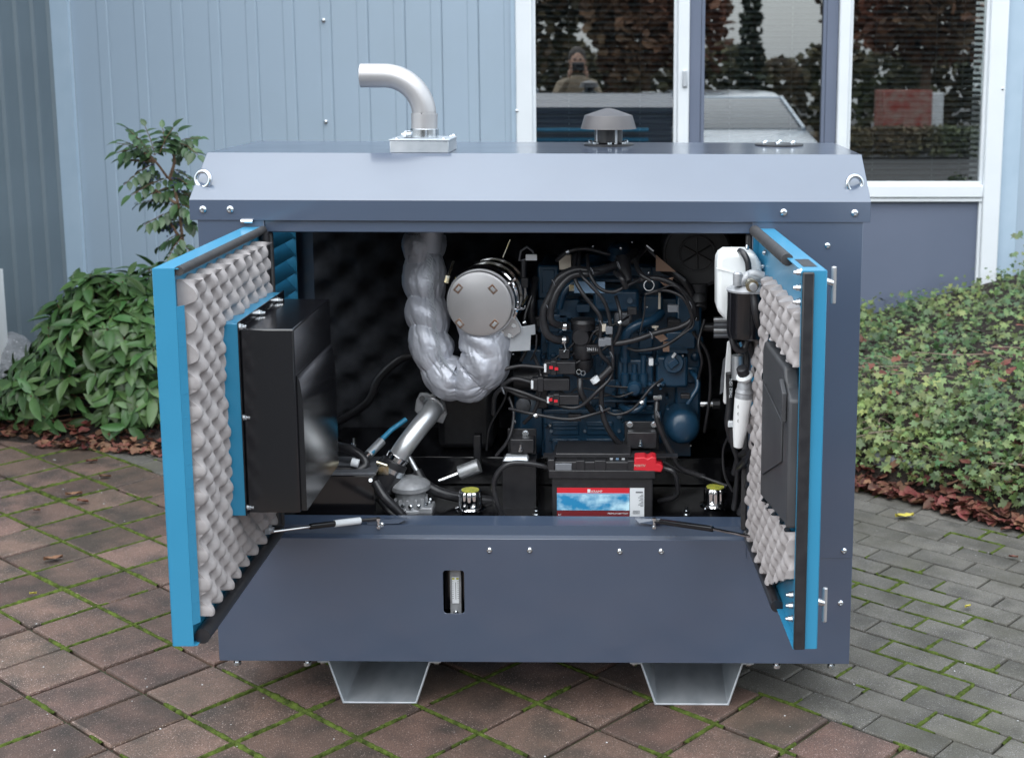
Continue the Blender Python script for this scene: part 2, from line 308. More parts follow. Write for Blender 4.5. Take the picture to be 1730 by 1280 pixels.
def block(w, l, h, r=.006):       # a stone with a rubbed top edge, top at z = 0
    a, b = w/2, l/2; mb = MB()
    lv = [(a, b, -h), (a, b, -r), (a-r*.35, b-r*.35, -r*.3), (a-r, b-r, 0)]
    vs = []; fs = []
    for x, y, z in lv: vs += [(-x, -y, z), (x, -y, z), (x, y, z), (-x, y, z)]
    for k in range(3):
        for j in range(4): fs.append((k*4+j, k*4+(j+1) % 4, k*4+4+(j+1) % 4, k*4+4+j))
    fs.append((12, 13, 14, 15)); return mb.add(vs, fs)
slabm = [block(.1975-d, .2005+d*.5, .04).mesh('paving_slab', SLAB, ang=20) for d in (0, .003, .0015)]
brickm = [block(.1975-d, .099, .04, .005).mesh('paving_brick', BRICK, ang=20) for d in (0, .002, .004)]
rest = {'s': MB(), 'b': MB()}; nearest = []
def put(kind, c, rz):
    tl = random.uniform(-.006, .006), random.uniform(-.006, .006); h = random.uniform(-.0015, .0015)
    nearest.append((kind, c, rz, tl, h))
for i in range(-26, 34):
    for j in range(-30, 5):
        c = G((i+.5)*.2081, (j-.5)*.2115)
        if abs(c.x) > 4.1 or c.y < -2.5 or c.y > edge_y(c.x)+.12: continue
        if j <= 4 and (j-.5)*.2115 < VB: put('s', c, TH)
for l in range(-30, 12):
    for t in range(-34, 30):
        u = 1.8723+(t+.5+(.5 if l % 2 else 0)-(0 if l % 2 else 0))*.2013; v = VB+(11-l+.5)*.1043
        c = G(u, v)
        if abs(c.x) > 4.1 or c.y < -2.5 or c.y > edge_y(c.x)+.06 or c.y > 3.9: continue
        put('b', c, TH)
cnt = {'s': 0, 'b': 0}
def vis_key(e):
    u, v = project(e[1]); inside = -60 < u < 1790 and 600 < v < 1330
    hid = 380 < u < 1430 and v < 1105
    return (0 if inside and not hid else 1 if inside else 2, (e[1]-CAM).length)
for e in sorted(nearest, key=vis_key):
    kind, c, rz, tl, h = e; k = vis_key(e)[0]
    if cnt[kind] < 295 and k < 2:
        ms = slabm if kind == 's' else brickm; nm = 'paving_slab' if kind == 's' else 'paving_brick'
        o = link(nm, random.choice(ms), (c.x, c.y, h), pave); o.rotation_euler = (tl[0], tl[1], rz+random.uniform(-.007, .007)); cnt[kind] += 1
    else:
        m = Matrix.Rotation(rz, 3, 'Z'); a, b = (.0985, .100) if kind == 's' else (.0985, .0495)
        rest[kind].add([m@V((x, y, z))+V((c.x, c.y, 0)) for z in (-.02, 0) for x, y in ((-a, -b), (a, -b), (a, b), (-a, b))], [(4, 5, 6, 7), (0, 1, 5, 4), (1, 2, 6, 5), (2, 3, 7, 6), (3, 0, 4, 7)])
for k, nm, m in (('s', 'far_slabs', SLAB), ('b', 'far_bricks', BRICK)):
    if rest[k].v: tag(rest[k].build(nm, m, pave, ang=0), kind='stuff')
# moss growing in the joints
mo = MB()
def moss_line(p, q, dens):
    n = max(2, int((q-p).length/.007)); d = (q-p).normalized(); w = V((-d.y, d.x, 0))
    row = []
    for i in range(n+1):
        c = p.lerp(q, i/n); k = noise.noise(c*2.3+V((3, 1, 7)))*1.1+noise.noise(c*9)*.55+dens
        if k < 0 or not in_view(c, 20):
            row = []; continue
        wd = min(.0125, .0040+k*.0085)*random.uniform(.55, 1.45); o = random.uniform(-.003, .003); z = .0012+min(.0055, k*.006)*random.uniform(.3, 1.4)
        cur = [c-w*(wd-o)+V((0, 0, -.005)), c-w*(wd*.5)+V((0, 0, z*.8)), c+w*o+V((0, 0, z)), c+w*(wd*.55)+V((0, 0, z*.7)), c+w*(wd+o)+V((0, 0, -.005))]
        if row: mo.add(row+cur, [(a, a+1, a+6, a+5) for a in range(4)])
        row = cur
for i in range(-8, 26):
    for j in range(-12, 5):
        c = G(i*.2081, j*.2115)
        if c.y > edge_y(c.x)+.05 or not in_view(c, 120): continue
        leftish = .16-.22*max(0, (c.x+.2))
        if j < 5: moss_line(c, G((i+1)*.2081, j*.2115), leftish+.10)
        if j > -12: moss_line(c, G(i*.2081, (j-1)*.2115), leftish)
for l in range(-22, 12):
    v = VB+(11-l)*.1043
    for t in range(-26, 18):
        u = 1.8723+(t+(.5 if l % 2 else 0))*.2013
        c = G(u, v)
        if c.y > edge_y(c.x) or not in_view(c, 60): continue
        moss_line(c, G(u+.2013, v), -.32); moss_line(c, G(u, v+.1043), -.16)
tag(mo.build('moss', MOSS, pave, ang=60), kind='stuff')
# small pale grit on the stones
gr = MB()
for k in range(420):
    p = V((random.uniform(-2.3, 2.2), random.uniform(-.4, 2.3), .0)); r = random.choice((.0011, .0014, .0018, .0028))
    if in_view(p) and p.y < edge_y(p.x): gr.add([p+V((r*random.uniform(.7, 1.3)*math.cos(a), r*math.sin(a), z)) for z in (0.0015,) for a in (0, 1.3, 2.5, 3.9, 5.1)]+[p+V((0, 0, .0015+r*.7))], [(i, (i+1) % 5, 5) for i in range(5)])
tag(gr.build('grit', mat('pale_grit', (.42, .42, .42), (.6, .6, .6), rough=.8, rand=.3), pave, ang=0), kind='stuff')
# ================================================================== PLANTING BED
def bank(x, y):      # height of the soil
    e = y-edge_y(x)
    if e < 0: return -.05
    z = min(.045, e*.3)
    if x > .7:
        k = max(0, min(1, (x-.7)/.3)); rise = min(1, max(0, (e-.08)/.42))
        top = .22+.27*max(0, (x-1.5))
        z += k*top*(rise**.7)
    else: z += min(.06, e*.04)
    return z+.012*noise.noise(V((x*3, y*3, 0)))
def bfn(a, b):
    x = -4.2+8.6*a; e = edge_y(x); y = e-.02+(4.6-e)*b**1.2; return V((x, y, bank(x, y)+(-.03 if b == 0 else 0)))
tag(MB().grid(bfn, 150, 44).build('planting_bed', SOIL, center=False), kind='structure')
def basis(d, up, roll=0):
    d = d.normalized(); s_ = d.cross(up); s_ = s_.normalized() if s_.length > 1e-4 else d.orthogonal().normalized(); n_ = s_.cross(d)
    m = Matrix((s_, d, n_)).transposed(); return m@Matrix.Rotation(roll, 3, 'Y')
def leaf_shape(L, Wd, cup=.12, droop=.25, nseg=5):
    vs = []; fs = []
    for i in range(nseg+1):
        t = i/nseg; w = Wd*(math.sin(math.pi*min(1, t**.8*1.0))**.75 if 0 < t < 1 else 0); z = -droop*L*t*t
        vs += [V((-w, t*L, z+cup*w*1.6)), V((0, t*L, z)), V((w, t*L, z+cup*w*1.6))]
    for i in range(nseg): a = i*3; fs += [(a, a+1, a+4, a+3), (a+1, a+2, a+5, a+4)]
    return vs, fs
VL = [leaf_shape(.105, .020, .25, .22), leaf_shape(.088, .0185, .18, .35), leaf_shape(.12, .021, .3, .12)]
def ivy_shape(r):
    vs = [V((0, 0, 0))]; ang = [-150, -110, -75, -48, -20, 0, 20, 48, 75, 110, 150]; rad = [.35, .62, .42, .82, .5, 1.1, .5, .82, .42, .62, .35]
    for a, q in zip(ang, rad): a = math.radians(a); vs.append(V((math.sin(a)*q*r, math.cos(a)*q*r+r*.15, -.12*r*q+.1*r*(abs(math.sin(a))))))
    return vs, [(0, i, i+1) for i in range(1, 11)]
IL = [ivy_shape(.027), ivy_shape(.019), ivy_shape(.034)]
def foliage(parent, name, m, shapes, places, nmax=295, seed=1, scale=(.7, 1.15)):
    rs = random.Random(seed); mes = [MB().add(*sh).mesh(name, m, ang=80) for sh in shapes]
    for me in mes: pass
    places = sorted(places, key=lambda q: (0 if in_view(q[0], 0) else 1, (q[0]-CAM).length)); r = MB()
    for k, (p, b) in enumerate(places):
        i = rs.randrange(len(shapes)); sc = rs.uniform(*scale)
        if k < nmax:
            o = link(name, mes[i], p, parent); mm = b.to_4x4(); o.rotation_euler = mm.to_euler(); o.scale = (sc, sc, sc)
        else: r.add([p+b@(q*sc) for q in shapes[i][0]], shapes[i][1])
    if r.v: tag(r.build('more_'+name.split('_')[-1]+'s', m, parent, ang=80), kind='stuff')
rn = random.Random(3)
# big viburnum shrub
bush = thing('viburnum_shrub', 'broad rounded evergreen shrub with long drooping leaves left of the open machine', 'shrub', (-2.2, 2.95, 0))
pl = []; tw = MB(); C0 = V((-2.06, 2.95, .02))
for k in range(560):
    a = rn.uniform(-math.pi, math.pi) if rn.random() < .35 else rn.uniform(-math.pi*1.0, 0); h = rn.random()**.8
    el = math.asin(h); n_ = V((math.cos(a)*math.cos(el), math.sin(a)*math.cos(el), math.sin(el)))
    rr = (1+.22*noise.noise(n_*2.1+V((5, 2, 1))))*rn.choice((1, 1, .93, .82, .7))
    tip = C0+V((n_.x*.58*rr, n_.y*.50*rr, max(.05, n_.z*.66*rr)))
    base = C0+(tip-C0)*.55; 
    if rn.random() < .5: tw.tube([base, tip-V((0, 0, .01)), tip+n_*.01], [.004, .003, .002], 4)
    g = (n_+V((rn.uniform(-.4, .4), rn.uniform(-.4, .4), rn.uniform(.0, .6)))).normalized(); t0 = rn.uniform(0, 6.28); m = rn.choice((4, 5, 6))
    s1 = g.orthogonal().normalized(); s2 = g.cross(s1)
    for i in range(m):
        t = t0+6.283*i/m+rn.uniform(-.3, .3); out = s1*math.cos(t)+s2*math.sin(t)
        d = (out+g*rn.uniform(-.05, .65)+V((0, 0, -rn.uniform(.1, .75)))).normalized()
        p = tip+d*.008
        if (p+d*.1).z < .02 or (p+d*.1).y > 3.9: continue
        pl.append((p, basis(d, (g+V((0, -.25, .35))).normalized(), rn.uniform(-.35, .35))))
tw.build('twig', TWIG, bush); foliage(bush, 'viburnum_leaf', LEAF, VL, pl, seed=4)
MB().tube([(-2.2, 2.95, 0), (-2.18, 2.95, .3), (-2.16, 2.93, .55)], [.03, .015], 8, 3).build('trunk', BARK, bush)
# tall mahonia between shrub and machine
mah = thing('mahonia_shrub', 'thin upright shrub with blue berries rising behind the left corner of the machine', 'shrub', (-1.5, 2.7, 0))
Ym = 2.75
def A3(u, v, dy=0): return at(u, v, Ym+dy)
st = MB()
stems = [[(318, 620), (316, 480), (308, 400), (300, 340), (290, 305), (283, 300), (262, 272), (243, 258)], [(286, 303), (295, 272), (290, 250), (300, 230)], [(309, 410), (293, 385), (285, 370)], [(300, 345), (275, 330), (262, 320)], [(262, 272), (240, 272), (215, 270)]]
for sg in stems: st.tube([A3(u, v, .03*math.sin(u)) for u, v in sg], [.0085, .0045], 6, 3)
st.build('stem', BARK, mah)
pl = []; be = MB()
ML = leaf_shape(.062, .017, .2, .25, 4)
def frond(u, v, du, dv, n=5, Lp=36):
    a = A3(u, v, rn.uniform(-.1, .1)); b = A3(u+du, v+dv, rn.uniform(-.12, .12)); ax = (b-a).normalized(); side = ax.cross(V((0, -.5, 1))).normalized()
    st2.tube([a, a.lerp(b, .5)+V((0, 0, .012)), b], .0018, 4)
    for i in range(n+1):
        p = a.lerp(b, (i+.6)/(n+.6))
        if i == n: pl.append((b, basis(ax+V((0, 0, -.2)), V((0, -.4, 1)), 0))); break
        for sg in (-1, 1): pl.append((p, basis(side*sg+ax*.55+V((0, 0, -.25)), V((0, -.4, 1)), rn.uniform(-.4, .4))))
st2 = MB()
for (u, v, du, dv) in [(262, 270, -70, 0), (262, 268, -55, -28), (262, 262, -20, -48), (270, 258, 25, -42), (290, 245, 48, -12), (298, 240, 35, 22), (262, 275, -50, 38), (285, 300, -60, 30), (290, 300, 25, 12), (300, 318, -45, 10), (300, 335, 35, -8), (303, 350, -62, -10), (303, 355, -55, 25), (305, 365, 20, 15), (305, 372, -40, 8), (308, 400, -25, 42), (310, 412, 18, 30), (300, 330, -80, 15), (262, 262, -62, -20), (262, 262, 45, -38), (305, 345, 30, 18), (309, 395, -40, 20), (290, 270, 40, -30), (262, 285, -30, 30), (255, 262, -35, -42), (312, 430, -45, 20), (312, 440, 22, 20), (290, 285, 38, 25), (280, 262, -5, -45), (297, 320, 38, 20), (302, 340, -30, 40), (262, 250, -60, 8)]:
    frond(u, v, du*rn.uniform(.8, 1.1), dv)
st2.build('leaf_stalk', TWIG, mah)
foliage(mah, 'leaflet', MAHO, [ML], pl, seed=6, scale=(.6, 1.15))
for (u, v, n) in [(250, 285, 14), (296, 312, 22), (262, 300, 14), (285, 385, 26), (300, 378, 26), (270, 378, 12), (305, 300, 12)]:
    for k in range(n): be.sph(A3(u+rn.uniform(-12, 12), v+rn.uniform(-12, 14), rn.uniform(-.03, .03)), .0042, 4)
be.build('berry_cluster', BERRY, mah)
# ivy bank on the right
ivy = thing('ivy_bank', 'dense variegated ivy covering the raised bank to the right of the machine', 'ivy', (2.0, 2.4, 0))
pl = []
def bank_n(x, y):
    h = .03; return V((-(bank(x+h, y)-bank(x-h, y))/2/h, -(bank(x, y+h)-bank(x, y-h))/2/h, 1)).normalized()
k = 0
while k < 12500:
    x = rn.uniform(.95, 3.1); t = rn.random(); e = edge_y(x)
    y = e+.13+t**1.25*(3.95-e) if rn.random() < .75 else e+.10+rn.random()*.45
    if y > 4.02: continue
    if 2.35 < y < 2.75 and x < 2.0 and rn.random() < .55: continue
    if noise.noise(V((x*6, y*6, 4)))+rn.random()*.5 < -.22: continue
    k += 1; n_ = bank_n(x, y); lift = rn.random()**2*.11*(1+noise.noise(V((x*2.5, y*2.5, 3)))*.9)
    p = V((x, y, bank(x, y)))+n_*lift+V((0, 0, (.07 if y > 3.1 else .02)*max(0, noise.noise(V((x*4, y*4, 9)))+.25)))
    d = V((rn.uniform(-1, 1), rn.uniform(-1.2, .3), rn.uniform(-.9, .25)))
    pl.append((p, basis(d, (n_+V((rn.uniform(-.5, .5), rn.uniform(-.9, .2), rn.uniform(0, .7)))).normalized(), rn.uniform(-.4, .4))))
for k in range(60):      # shoots climbing the wall at the right edge
    q = at(1722+rn.uniform(-16, 40), rn.uniform(385, 520), 3.6+rn.uniform(-.1, .3)); pl.append((q, basis(V((rn.uniform(-1, 1), -.4, rn.uniform(-1, .4))), V((rn.uniform(-.4, .4), -1, .4)), 0)))
foliage(ivy, 'ivy_leaf', IVY, IL, pl, seed=8, scale=(.42, 1.12))
tw = MB()
for k in range(46):
    x = rn.uniform(1.0, 1.9); y = edge_y(x)+rn.uniform(.15, .3) if k < 22 else rn.uniform(2.4, 2.8); p = V((x, y, bank(x, y)+.02))
    tw.tube([p, p+V((rn.uniform(-.12, .12), rn.uniform(-.06, .03), rn.uniform(.0, .05))), p+V((rn.uniform(-.25, .25), rn.uniform(-.1, .05), rn.uniform(-.02, .05)))], .0022, 4, 3)
tag(tw.build('dry_stems', mat('grey_dry_twig', (.22, .17, .13), rough=.8), ivy), kind='stuff')
# low stone edge half hidden in the ivy
for (x, w, hh, lab) in [(1.33, .26, .12, 'dark edging stone in the ivy beside the machine'), (1.68, .28, .10, 'dark edging stone in the ivy near the right edge of the photo'), (2.08, .3, .12, 'dark edging stone hidden under ivy, furthest right')]:
    yb = edge_y(x)+.17; o = MB().box((x-w/2, yb, 0), (x+w/2, yb+.14, hh), Matrix.Rotation(-.75, 3, 'Z')).build('edging_stone', ROCK, bev=.02); tag(o, lab, 'stone', 'edging stones in the ivy')
# litter of dead leaves
def litter(name, label, m, n, fn, seed, s0=.02):
    r = random.Random(seed); mb = MB()
    for k in range(n):
        p = fn(r); s_ = s0*r.uniform(.5, 1.35); b = basis(V((r.uniform(-1, 1), r.uniform(-1, 1), r.uniform(-.35, .35))), V((r.uniform(-.5, .5), r.uniform(-.5, .5), 1)), r.uniform(-.5, .5)); c = r.uniform(-.3, .7)
        vs = [V((0, -1.2, .1)), V((-.6, -.5, .35*c)), V((-.75, .3, .5*c)), V((0, 1.2, -.2*c)), V((.7, .4, .55*c)), V((.5, -.5, .3*c)), V((0, 0, 0)), V((-1.0, .9, .3*c)), V((1.0, .8, .2*c))]
        mb.add([p+b@(q*s_) for q in vs], [(0, 6, 1), (1, 6, 2), (2, 6, 7), (7, 6, 3), (3, 6, 8), (8, 6, 4), (4, 6, 5), (5, 6, 0)])
    return tag(mb.build(name, m, ang=0), label, None, None, 'stuff')
def fr(r): x = r.uniform(1.0, 2.6); e = edge_y(x)+abs(r.gauss(0, .10))-.04+.03*math.sin(x*9); return V((x, e, max(0, bank(x, e))+.012+r.random()*.02))
def fl(r): x = r.uniform(-3.2, -1.5); e = edge_y(x)+abs(r.gauss(0, .12))-.02+(.05 if x < -2.3 else -.05); return V((x, e, max(0, bank(x, e))+.010+r.random()*.012))
litter('leaf_litter', 'deep red and brown fallen leaves along the foot of the ivy bank', RLEAF, 640, fr, 1, .021)
litter('leaf_litter', 'reddish bark chips and dead leaves under the left shrub', RLEAF, 420, fl, 2, .016)
litter('leaf_litter', 'tan wood chips scattered under the left shrub', BLEAF, 380, fl, 3, .017)
litter('leaf_litter', 'pale brown leaves mixed into the litter at the foot of the ivy bank', BLEAF, 300, fr, 4, .02)
def fi(r): x = r.uniform(1.0, 2.8); y = edge_y(x)+r.uniform(.2, 2.0); return V((x, y, bank(x, y)+r.uniform(.03, .10)))
litter('leaf_litter', 'scattered red leaves caught on top of the ivy', RLEAF, 150, fi, 5, .022)
def fallen(u, v, L, m, label, rz, seed, grp='single fallen leaves on the paving'):
    r = random.Random(seed); p = gnd(u, v, .006); mb = MB(); n = 7
    vs = []; fs = []
    for i in range(n+1):
        t = i/n; w = L*.30*math.sin(math.pi*(t*.9+.05))*(1+.25*r.uniform(-1, 1)); z = .006+.35*L*abs(t-.5)*r.uniform(.3, .8)
        vs += [V((t*L-L/2, -w, z+.003)), V((t*L-L/2, 0, .003)), V((t*L-L/2, w, z))]
    for i in range(n): a = i*3; fs += [(a, a+1, a+4, a+3), (a+1, a+2, a+5, a+4)]
    mm = Matrix.Rotation(rz, 3, 'Z'); mb.add([p+mm@q for q in vs], fs); tag(mb.build('fallen_leaf', m, ang=0), label, 'leaf', grp)
fallen(1528, 873, .072, YLEAF, 'yellow fallen leaf on the grey pavers at the right', .2, 1)
fallen(1635, 1026, .026, YLEAF, 'small tan leaf curled on the grey pavers at the far right', .6, 2)
fallen(1700, 895, .05, RLEAF, 'dark red leaf on the grey pavers below the ivy litter', .4, 3)
fallen(1712, 942, .03, RLEAF, 'small red leaf fragment at the right edge of the grey pavers', -.3, 4)
fallen(90, 945, .06, BLEAF, 'light brown curled leaf on the red slabs left of the blue door', .5, 5)
fallen(56, 1004, .022, YLEAF, 'tiny orange leaf on the red slabs at the left edge', .1, 6)
fallen(62, 863, .03, BLEAF, 'small brown leaf alone on a red slab near the left edge', -.2, 7)
fallen(125, 836, .06, BLEAF, 'longest brown leaf in the cluster on the slabs in front of the shrub', .35, 8)
fallen(140, 848, .05, RLEAF, 'reddish leaf in the cluster on the slabs in front of the shrub', -.3, 9)
fallen(155, 780, .045, RLEAF, 'dark red leaf just in front of the left shrub', .2, 10)
fallen(178, 806, .05, BLEAF, 'brown leaf between the left shrub and the blue door', -.15, 11)
# boulder
bo = MB(); c = at(5, 600, 3.15)
bo.sph((c.x-.06, 3.15, c.z-.10), .25, 14, (1.1, .8, .85))
bo.v = [p+(p-V((c.x-.06, 3.15, c.z-.10))).normalized()*.045*noise.noise(p*7) for p in bo.v]
tag(bo.build('boulder', ROCK, ang=60), 'grey granite boulder behind the left shrub', 'rock')
bo = MB(); c = at(22, 690, 2.9); bo.sph((c.x-.12, 2.9, c.z-.10), .15, 12, (1.3, .8, .7)); bo.v = [p+V((0, 0, .03*noise.noise(p*9))) for p in bo.v]
tag(bo.build('boulder', ROCK, ang=60), 'low mossy stone half hidden under the left shrub', 'rock')
# ================================================================== BUILDING
BA = .0404; wd = V((math.cos(BA), math.sin(BA), 0)); wn = V((math.sin(BA), -math.cos(BA), 0))
def WP(x, z, out=0): return V((x, 4.0+math.tan(BA)*x, z))+wn*out
bld = thing('office_building', 'pale blue metal clad workshop with white framed windows behind the machine', 'building', (0, 4, 0))
XC, XW0, XW1 = -2.765, -.372, 2.216
def on_wall(mb, x0, x1, z0, z1, o0, o1):
    return mb.hexa([WP(x0, z0, o1), WP(x1, z0, o1), WP(x1, z0, o0), WP(x0, z0, o0), WP(x0, z1, o1), WP(x1, z1, o1), WP(x1, z1, o0), WP(x0, z1, o0)])
def clad(x0, x1, z0, z1, pitch, ph, name, m, P, depth=.012):
    k = math.floor((x0-ph)/pitch)
    while ph+k*pitch < x1:                      # each rib-to-rib bay is one sheet with a raised rib at its right edge
        a = max(x0, ph+k*pitch); b = min(x1, ph+(k+1)*pitch)
        pr = [(a, 0), (b-.062, 0), (b-.058, .003), (b-.010, .003), (b-.004, -.003), (b, -.008)]
        pr = [(max(a, x), o) for x, o in pr]
        if b-a > .08: MB().grid(lambda s_, t: P(pr[min(5, round(s_*5))][0], z0+(z1-z0)*t, pr[min(5, round(s_*5))][1]), 5, 1).build(name, m, bld, ang=25)
        k += 1
clad(XC+.1, XW0, 0, 6.4, .1905, -1.360+.036, 'cladding_sheet', CLAD, WP)
clad(XW1+.105, 5.2, 0, 6.4, .1905, XW1+.105, 'cladding_sheet', CLAD, WP)
MB().box((-2.9, 4.06, 0), (5.5, 4.1, .05)).build('wall_base', ROOM, bld)
clad(XW0+.001, XW1+.104, 3.22, 6.4, .1905, -1.360+.036, 'cladding_sheet', CLAD, WP)
on_wall(MB(), XW0-.025, XW1+.106, 2.92, 3.215, -.02, .03).build('head_flashing', TRIM, bld)
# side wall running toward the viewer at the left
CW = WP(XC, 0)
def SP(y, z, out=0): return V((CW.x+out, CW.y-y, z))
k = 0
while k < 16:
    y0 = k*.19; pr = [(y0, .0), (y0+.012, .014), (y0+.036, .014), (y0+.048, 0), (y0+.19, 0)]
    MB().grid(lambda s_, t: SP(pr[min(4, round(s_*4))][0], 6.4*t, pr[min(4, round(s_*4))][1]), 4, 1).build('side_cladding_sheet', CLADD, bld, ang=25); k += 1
MB().prism([WP(XC, 0, 0), WP(XC+.012, 0, .03), WP(XC+.10, 0, .028), WP(XC+.104, 0, -.005)], (0, 0, 6.4)).build('corner_trim', TRIM, bld)
MB().box((CW.x-.02, 1.2, 0), (CW.x+.03, 3.10, .66)).build('white_plinth_board', WPA, bld)
ZT = 2.9; SILL = .915
on_wall(MB(), XW1, XW1+.105, 0, 3.2, -.02, .004).build('blue_trim', TRIM, bld, bev=.004)
on_wall(MB(), XW0-.025, XW0, 0, 3.2, -.02, .012).build('blue_trim', TRIM, bld)
fr = MB()
on_wall(fr, XW0, XW0+.085, SILL-.8, ZT, -.03, .035)
fr.build('window_frame', WFR, bld, bev=.006)
on_wall(MB(), XW1-.095, XW1, .2, ZT, -.03, .035).build('window_frame', WFR, bld, bev=.006)
bays = [(-.287, .474, 'l'), (.60, 1.258, 'm'), (1.381, 2.121, 'r')]
for i, (a, b) in enumerate([(.474, .536), (1.322, 1.381)]):
    mb = MB(); on_wall(mb, a, b, SILL, ZT, -.03, .035); mb.build('window_mullion', WFR, bld, bev=.006)
for a, b in [(.536, .60), (1.258, 1.322)]:
    mb = MB(); on_wall(mb, a+.001, b-.001, SILL+.001, ZT, -.03, .012); mb.build('grey_mullion', GPAN, bld, bev=.004)
mb = MB(); on_wall(mb, XW0+.086, XW1-.096, SILL-.001, .985, -.03, .04); mb.build('window_sill', WFR, bld, bev=.008)
mb = MB(); on_wall(mb, XW0+.086, XW1-.096, SILL-.022, SILL-.003, -.03, .03); mb.build('window_sill_lip', WFR, bld, bev=.003)
for (x0, x1) in ((XW0+.086, .50), (.501, 1.33), (1.331, XW1-.098)):
    mb = MB(); on_wall(mb, x0, x1, .1, SILL-.024, -.03, .0); mb.build('infill_panel', GPAN, bld)
mb = MB(); on_wall(mb, XW1-.111, XW1-.096, .1, SILL-.024, -.02, .02); mb.build('panel_bead', WFR, bld)
tilt = {'l': -.0065, 'm': -.0065, 'r': -.0060}
for x0, x1, nm in bays:
    t = tilt[nm]; zc = 1.5
    mb = MB(); mb.hexa([WP(x0, .985, -.006), WP(x1, .985, -.006), WP(x1, .985, -.012), WP(x0, .985, -.012)]+[WP(x0, ZT, -.006+t*1.9), WP(x1, ZT, -.006+t*1.9), WP(x1, ZT, -.012+t*1.9), WP(x0, ZT, -.012+t*1.9)])
    w = mb.build('window_pane', GLS, bld, ang=0)
    ff = MB()
    for a, b, c, d in ((x0, x0+.018, .985, ZT), (x1-.018, x1, .985, ZT), (x0+.018, x1-.018, .985, 1.0)): on_wall(ff, a, b, c, d, -.01, .012)
    ff.build('glazing_bead', WFR if nm != 'm' else GPAN, w, bev=.002)
    k = 0; z = .992+.02; sm = None
    while z < 2.2:
        r = .017; ang = .5
        if sm is None:
            xm = (x0+x1)/2; c = WP(xm, z, -.07); q = MB(); h = (x1-x0)/2-.01
            def sf(s_, t_): w_ = (t_-.5)*2*r; return wd*(-h+2*h*s_)+wn*(w_*math.cos(ang))*-1+V((0, 0, w_*math.sin(ang)+.0028*(1-(2*t_-1)**2)))
            q.grid(sf, 1, 4); sm = q.mesh('blind_slat', SLAT)
        o = link('blind_slat', sm, WP((x0+x1)/2, z, -.07), w); o.rotation_euler = (0, random.uniform(-.0015, .0015), 0); z += .0305; k += 1
    c = MB()
    for f in (.25, .75) if nm != 'r' else (.22, .66, .86): xx = x0+(x1-x0)*f; c.cyl(WP(xx, .99, -.09), WP(xx, 2.3, -.09), .0012, n=6)
    c.build('blind_cord', WPL, w)
mb = MB(); on_wall(mb, XW0+.01, XW1-.01, .1, 3.0, -.6, -.55); mb.build('inner_room', ROOM, bld)
b0 = MB().lathe((0, 0, 0), (0, -1, 0), [(.011, 0), (.011, .003), (.007, .004), (.0065, .010), (.002, .012)], 12).mesh('wall_bolt', ZINC)
for (u, v) in ((551, 35), (555, 206), (875, 187), (1698, 150), (97, 36), (108, 187), (120, 372)):
    x = at(u, v, 4).x; q = at(u, v, 4.0+BA*x)
    o = link('wall_bolt', b0, WP(x, q.z, .008 if u > 200 and u < 870 else .03), bld)
mb = MB(); on_wall(mb, .5, .525, 1.50, 1.585, .035, .05); mb.build('window_latch', GALV, bld, bev=.003)
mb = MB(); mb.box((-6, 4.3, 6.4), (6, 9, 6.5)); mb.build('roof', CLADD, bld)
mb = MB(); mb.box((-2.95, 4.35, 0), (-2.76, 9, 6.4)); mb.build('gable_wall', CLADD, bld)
# ================================================================== GENERATOR HOUSING
ZB, ZS, ZF, ZL, ZC0, ZC1, ZR = .1395, .420, .467, 1.254, 1.2657, 1.3154, 1.417
XL, XR, YBK = -.640, .535, .775
gen = thing('generator_set', 'graphite grey enclosed generator with both blue doors standing open on two steel feet', 'generator', (0, .38, 0))
a = at(748, 963, 0); b = at(785, 1036, 0)
plate([(-.8, ZB), (.8, ZB), (.8, ZS), (XR, ZS), (XR, ZF), (-.8, ZF)], [rrect(a.x, b.z, b.x, a.z, .009)], 0, .003, 'front_panel', GREY, gen, bev=.0012)
MB().box((XL, .0035, ZF-.004), (XR, .030, ZF-.001)).build('sill_flange', GREY, gen, bev=.001)
MB().prism([(XL, .030, ZF-.004), (XL, .034, ZF+.022), (XL, .040, ZF+.022), (XL, .036, ZF-.004)], (XR-XL, 0, 0)).build('sill_upstand', GREY, gen)
MB().prism([(XL, .0345, ZF+.0225), (XL, .075, ZF+.034), (XL, .075, ZF+.030), (XL, .0345, ZF+.019)], (XR-XL, 0, 0)).build('sill_shelf', GREY, gen)
for nm, x0, x1 in (('corner_post', -.8, XL), ('corner_post', XR, .8)):
    MB().box((x0, -.002, (ZS if x0 > 0 else ZF)+.0005), (x1, .002, ZC0+.02)).build(nm, GREY, gen, bev=.001)
    q = MB(); xx = x1 if x1 < 0 else x0; s = -1 if x1 < 0 else 1
    q.box((min(xx, xx+s*.003), .003, ZS+.048), (max(xx, xx+s*.003), .05, ZC0)); q.build('post_return', GREY, gen)
    q = MB(); q.box((min(xx, xx-s*.014), .012, ZF+.02), (max(xx, xx-s*.014), .030, ZL-.02)); q.build('frame_seal', SEAL, gen, bev=.004)
MB().box((XL-.01, .004, 1.236), (XR+.01, .03, ZC0+.01)).build('lintel', GREY, gen, bev=.003)
MB().box((.798, .004, ZB), (.8, YBK, ZC0+.01)).build('end_panel', GREY, gen)
for a_, b_ in (((-.8, .004, ZB), (-.798, YBK, .75)), ((-.8, .004, .7501), (-.798, .44, ZC0+.01)), ((-.8, .73, .7501), (-.798, YBK, ZC0+.01))): MB().box(a_, b_).build('end_panel', GREY, gen)
MB().box((-.797, YBK-.002, ZB), (.797, YBK, ZC0+.01)).build('rear_panel', GREY, gen)
